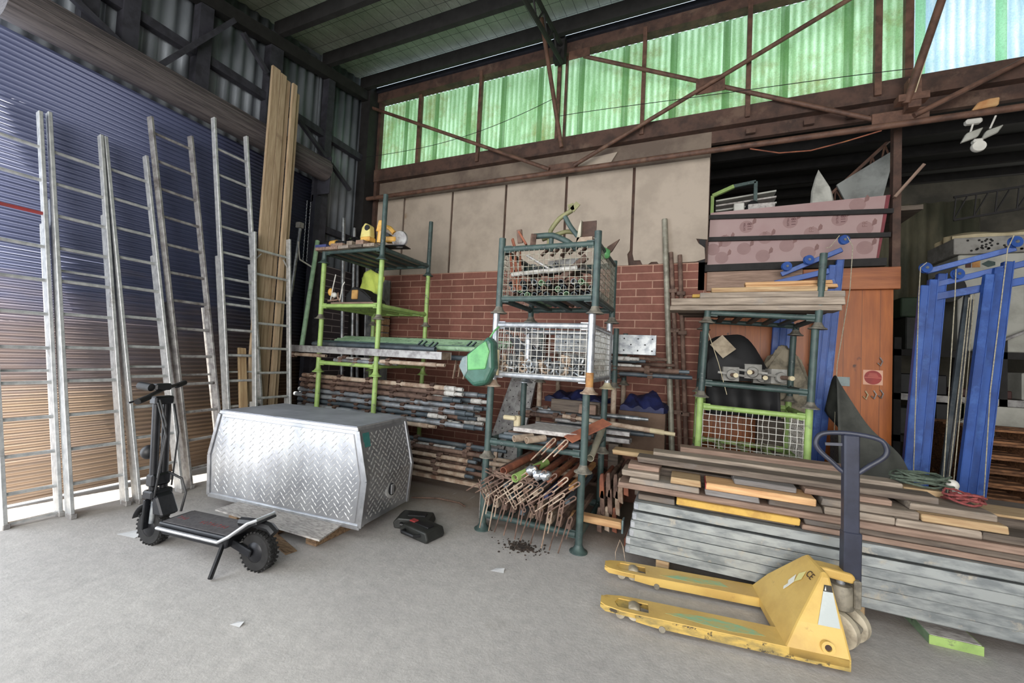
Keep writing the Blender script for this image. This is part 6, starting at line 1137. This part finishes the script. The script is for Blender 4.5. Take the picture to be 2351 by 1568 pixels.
crumple('folded_sheeting', 3.0, 4.4, 6.75, 7.1, 3.226, lambda i, j: .05 + .1 * math.sin(PI * (.15 + .7 * i)) * (1 + .3 * math.sin(12 * i)) * math.sin(PI * (.1 + .8 * j)), 'cream', 'cream folded sheeting on the perforated slab', 'sheeting')
fg = thing('lattice_girder', 'thin dark lattice girder crossing above the off white cabinet', 'girder', (2.9, 6.5, 3.42)); MB().bar((0, 0, 0), (1.7, 0, .24), .02, .025).build('bottom_chord', 'steel_black', fg); MB().bar((0, 0, .28), (1.7, 0, .46), .02, .025).build('top_chord', 'steel_black', fg); b = MB()
for k in range(9): b.tube((.18 * k, 0, .026 * k), (.18 * k + .02, 0, .28 + .019 * k), .008, 5); b.tube((.18 * k, 0, .026 * k), (.18 * k + .12, 0, .28 + .019 * k), .008, 5)
b.build('web_bars', 'steel_black', fg)
tag(MB().lathe([(0, 0), (.17, 0), (.17, .1), (0, .1)], (2.86, 6.62, 2.6), (0, -1, 0), 22).box(2.6, 2.75, 6.5, 6.52, 2.35, 2.37).build('wheel_cover', 'black_plastic'), 'black round cover beside the off white cabinet', 'cover')
board('rack_brace', (3.1, 6.5, 1.85), (4.4, 6.5, 2.6), .04, .03, 'alu_old', 'grey brace slanting across the off white cabinet', 'brace'); board('rack_brace', (2.95, 6.5, 1.28), (3.9, 6.5, .7), .04, .03, 'alu_old', 'grey brace slanting down below the off white box', 'brace')
tag(MB().prism([(2.75, .86), (3.6, .86), (3.6, 1.22), (3.2, 1.22)], 6.45, 6.5).build('leaning_sheet', 'panel_off_white'), 'off white panel leaning over the pallets', 'panel')
for k in range(7):
    t = thing('wooden_pallet', 'brown wooden pallet, number %d up in the stack right of the blue hoist' % (k + 1), 'pallet', (2.72, 5.85, .145 * k), 0, 'pallets stacked right of the blue hoist')
    t['label'] = 'brown wooden pallet right of the blue hoist, %s of its stack' % ('lowest', 'second from the bottom', 'third from the bottom', 'fourth from the bottom', 'fifth from the bottom', 'second from the top', 'topmost')[k]
    for z in (0, .118): 
        for j in range(5): MB().box(0, 1.15, .02 + .2 * j, .14 + .2 * j, z, z + .022).build('deck_board', 'pallet_brown', t)
    for x in (.0, .52, 1.05): MB().box(x, x + .1, .02, .94, .022, .118).build('bearer', 'pallet_brown', t)
# sensor light hanging under the pipe
fl = thing('flood_light', 'white twin flood light hanging under the long pipe', 'lamp', (2.52, 5.3, 3.98))
MB().cbox((-.02, 0, .05), .12, .06, .05).build('junction_box', 'white_plastic', fl, bevel=.012); MB().tube((-.02, 0, .03), (-.04, 0, -.06), .008, 6).build('stem', 'white_plastic', fl)
for s, o in ((0, 0), (1, .14)): MB().prism([(-.12 + o, -.16), (.0 + o, -.12 + .02 * s), (.04 + o, -.03), (-.08 + o, -.07)], -.04, .0).build('lamp_head', 'panel_off_white', fl, bevel=.008)
MB().tube((.14, 0, .08), (.1, 0, -.04), .008, 6).build('stem', 'white_plastic', fl); MB().lathe([(0, -.02), (.05, -.02), (.055, 0), (.05, .02), (0, .02)], (-.0, -.04, -.22), (0, -1, 0), 18).build('sensor', 'white_plastic', fl, smooth=True); MB().cbox((.0, -.02, -.16), .07, .06, .04).build('sensor_mount', 'white_plastic', fl, bevel=.01)
tag(MB().prism([(2.47, 4.125), (2.66, 4.14), (2.67, 4.22), (2.6, 4.22), (2.52, 4.2)], 5.25, 5.3).build('strap_bundle', 'orange_plastic', bevel=.01), 'orange strapped bundle sitting on the long pipe', 'bundle')
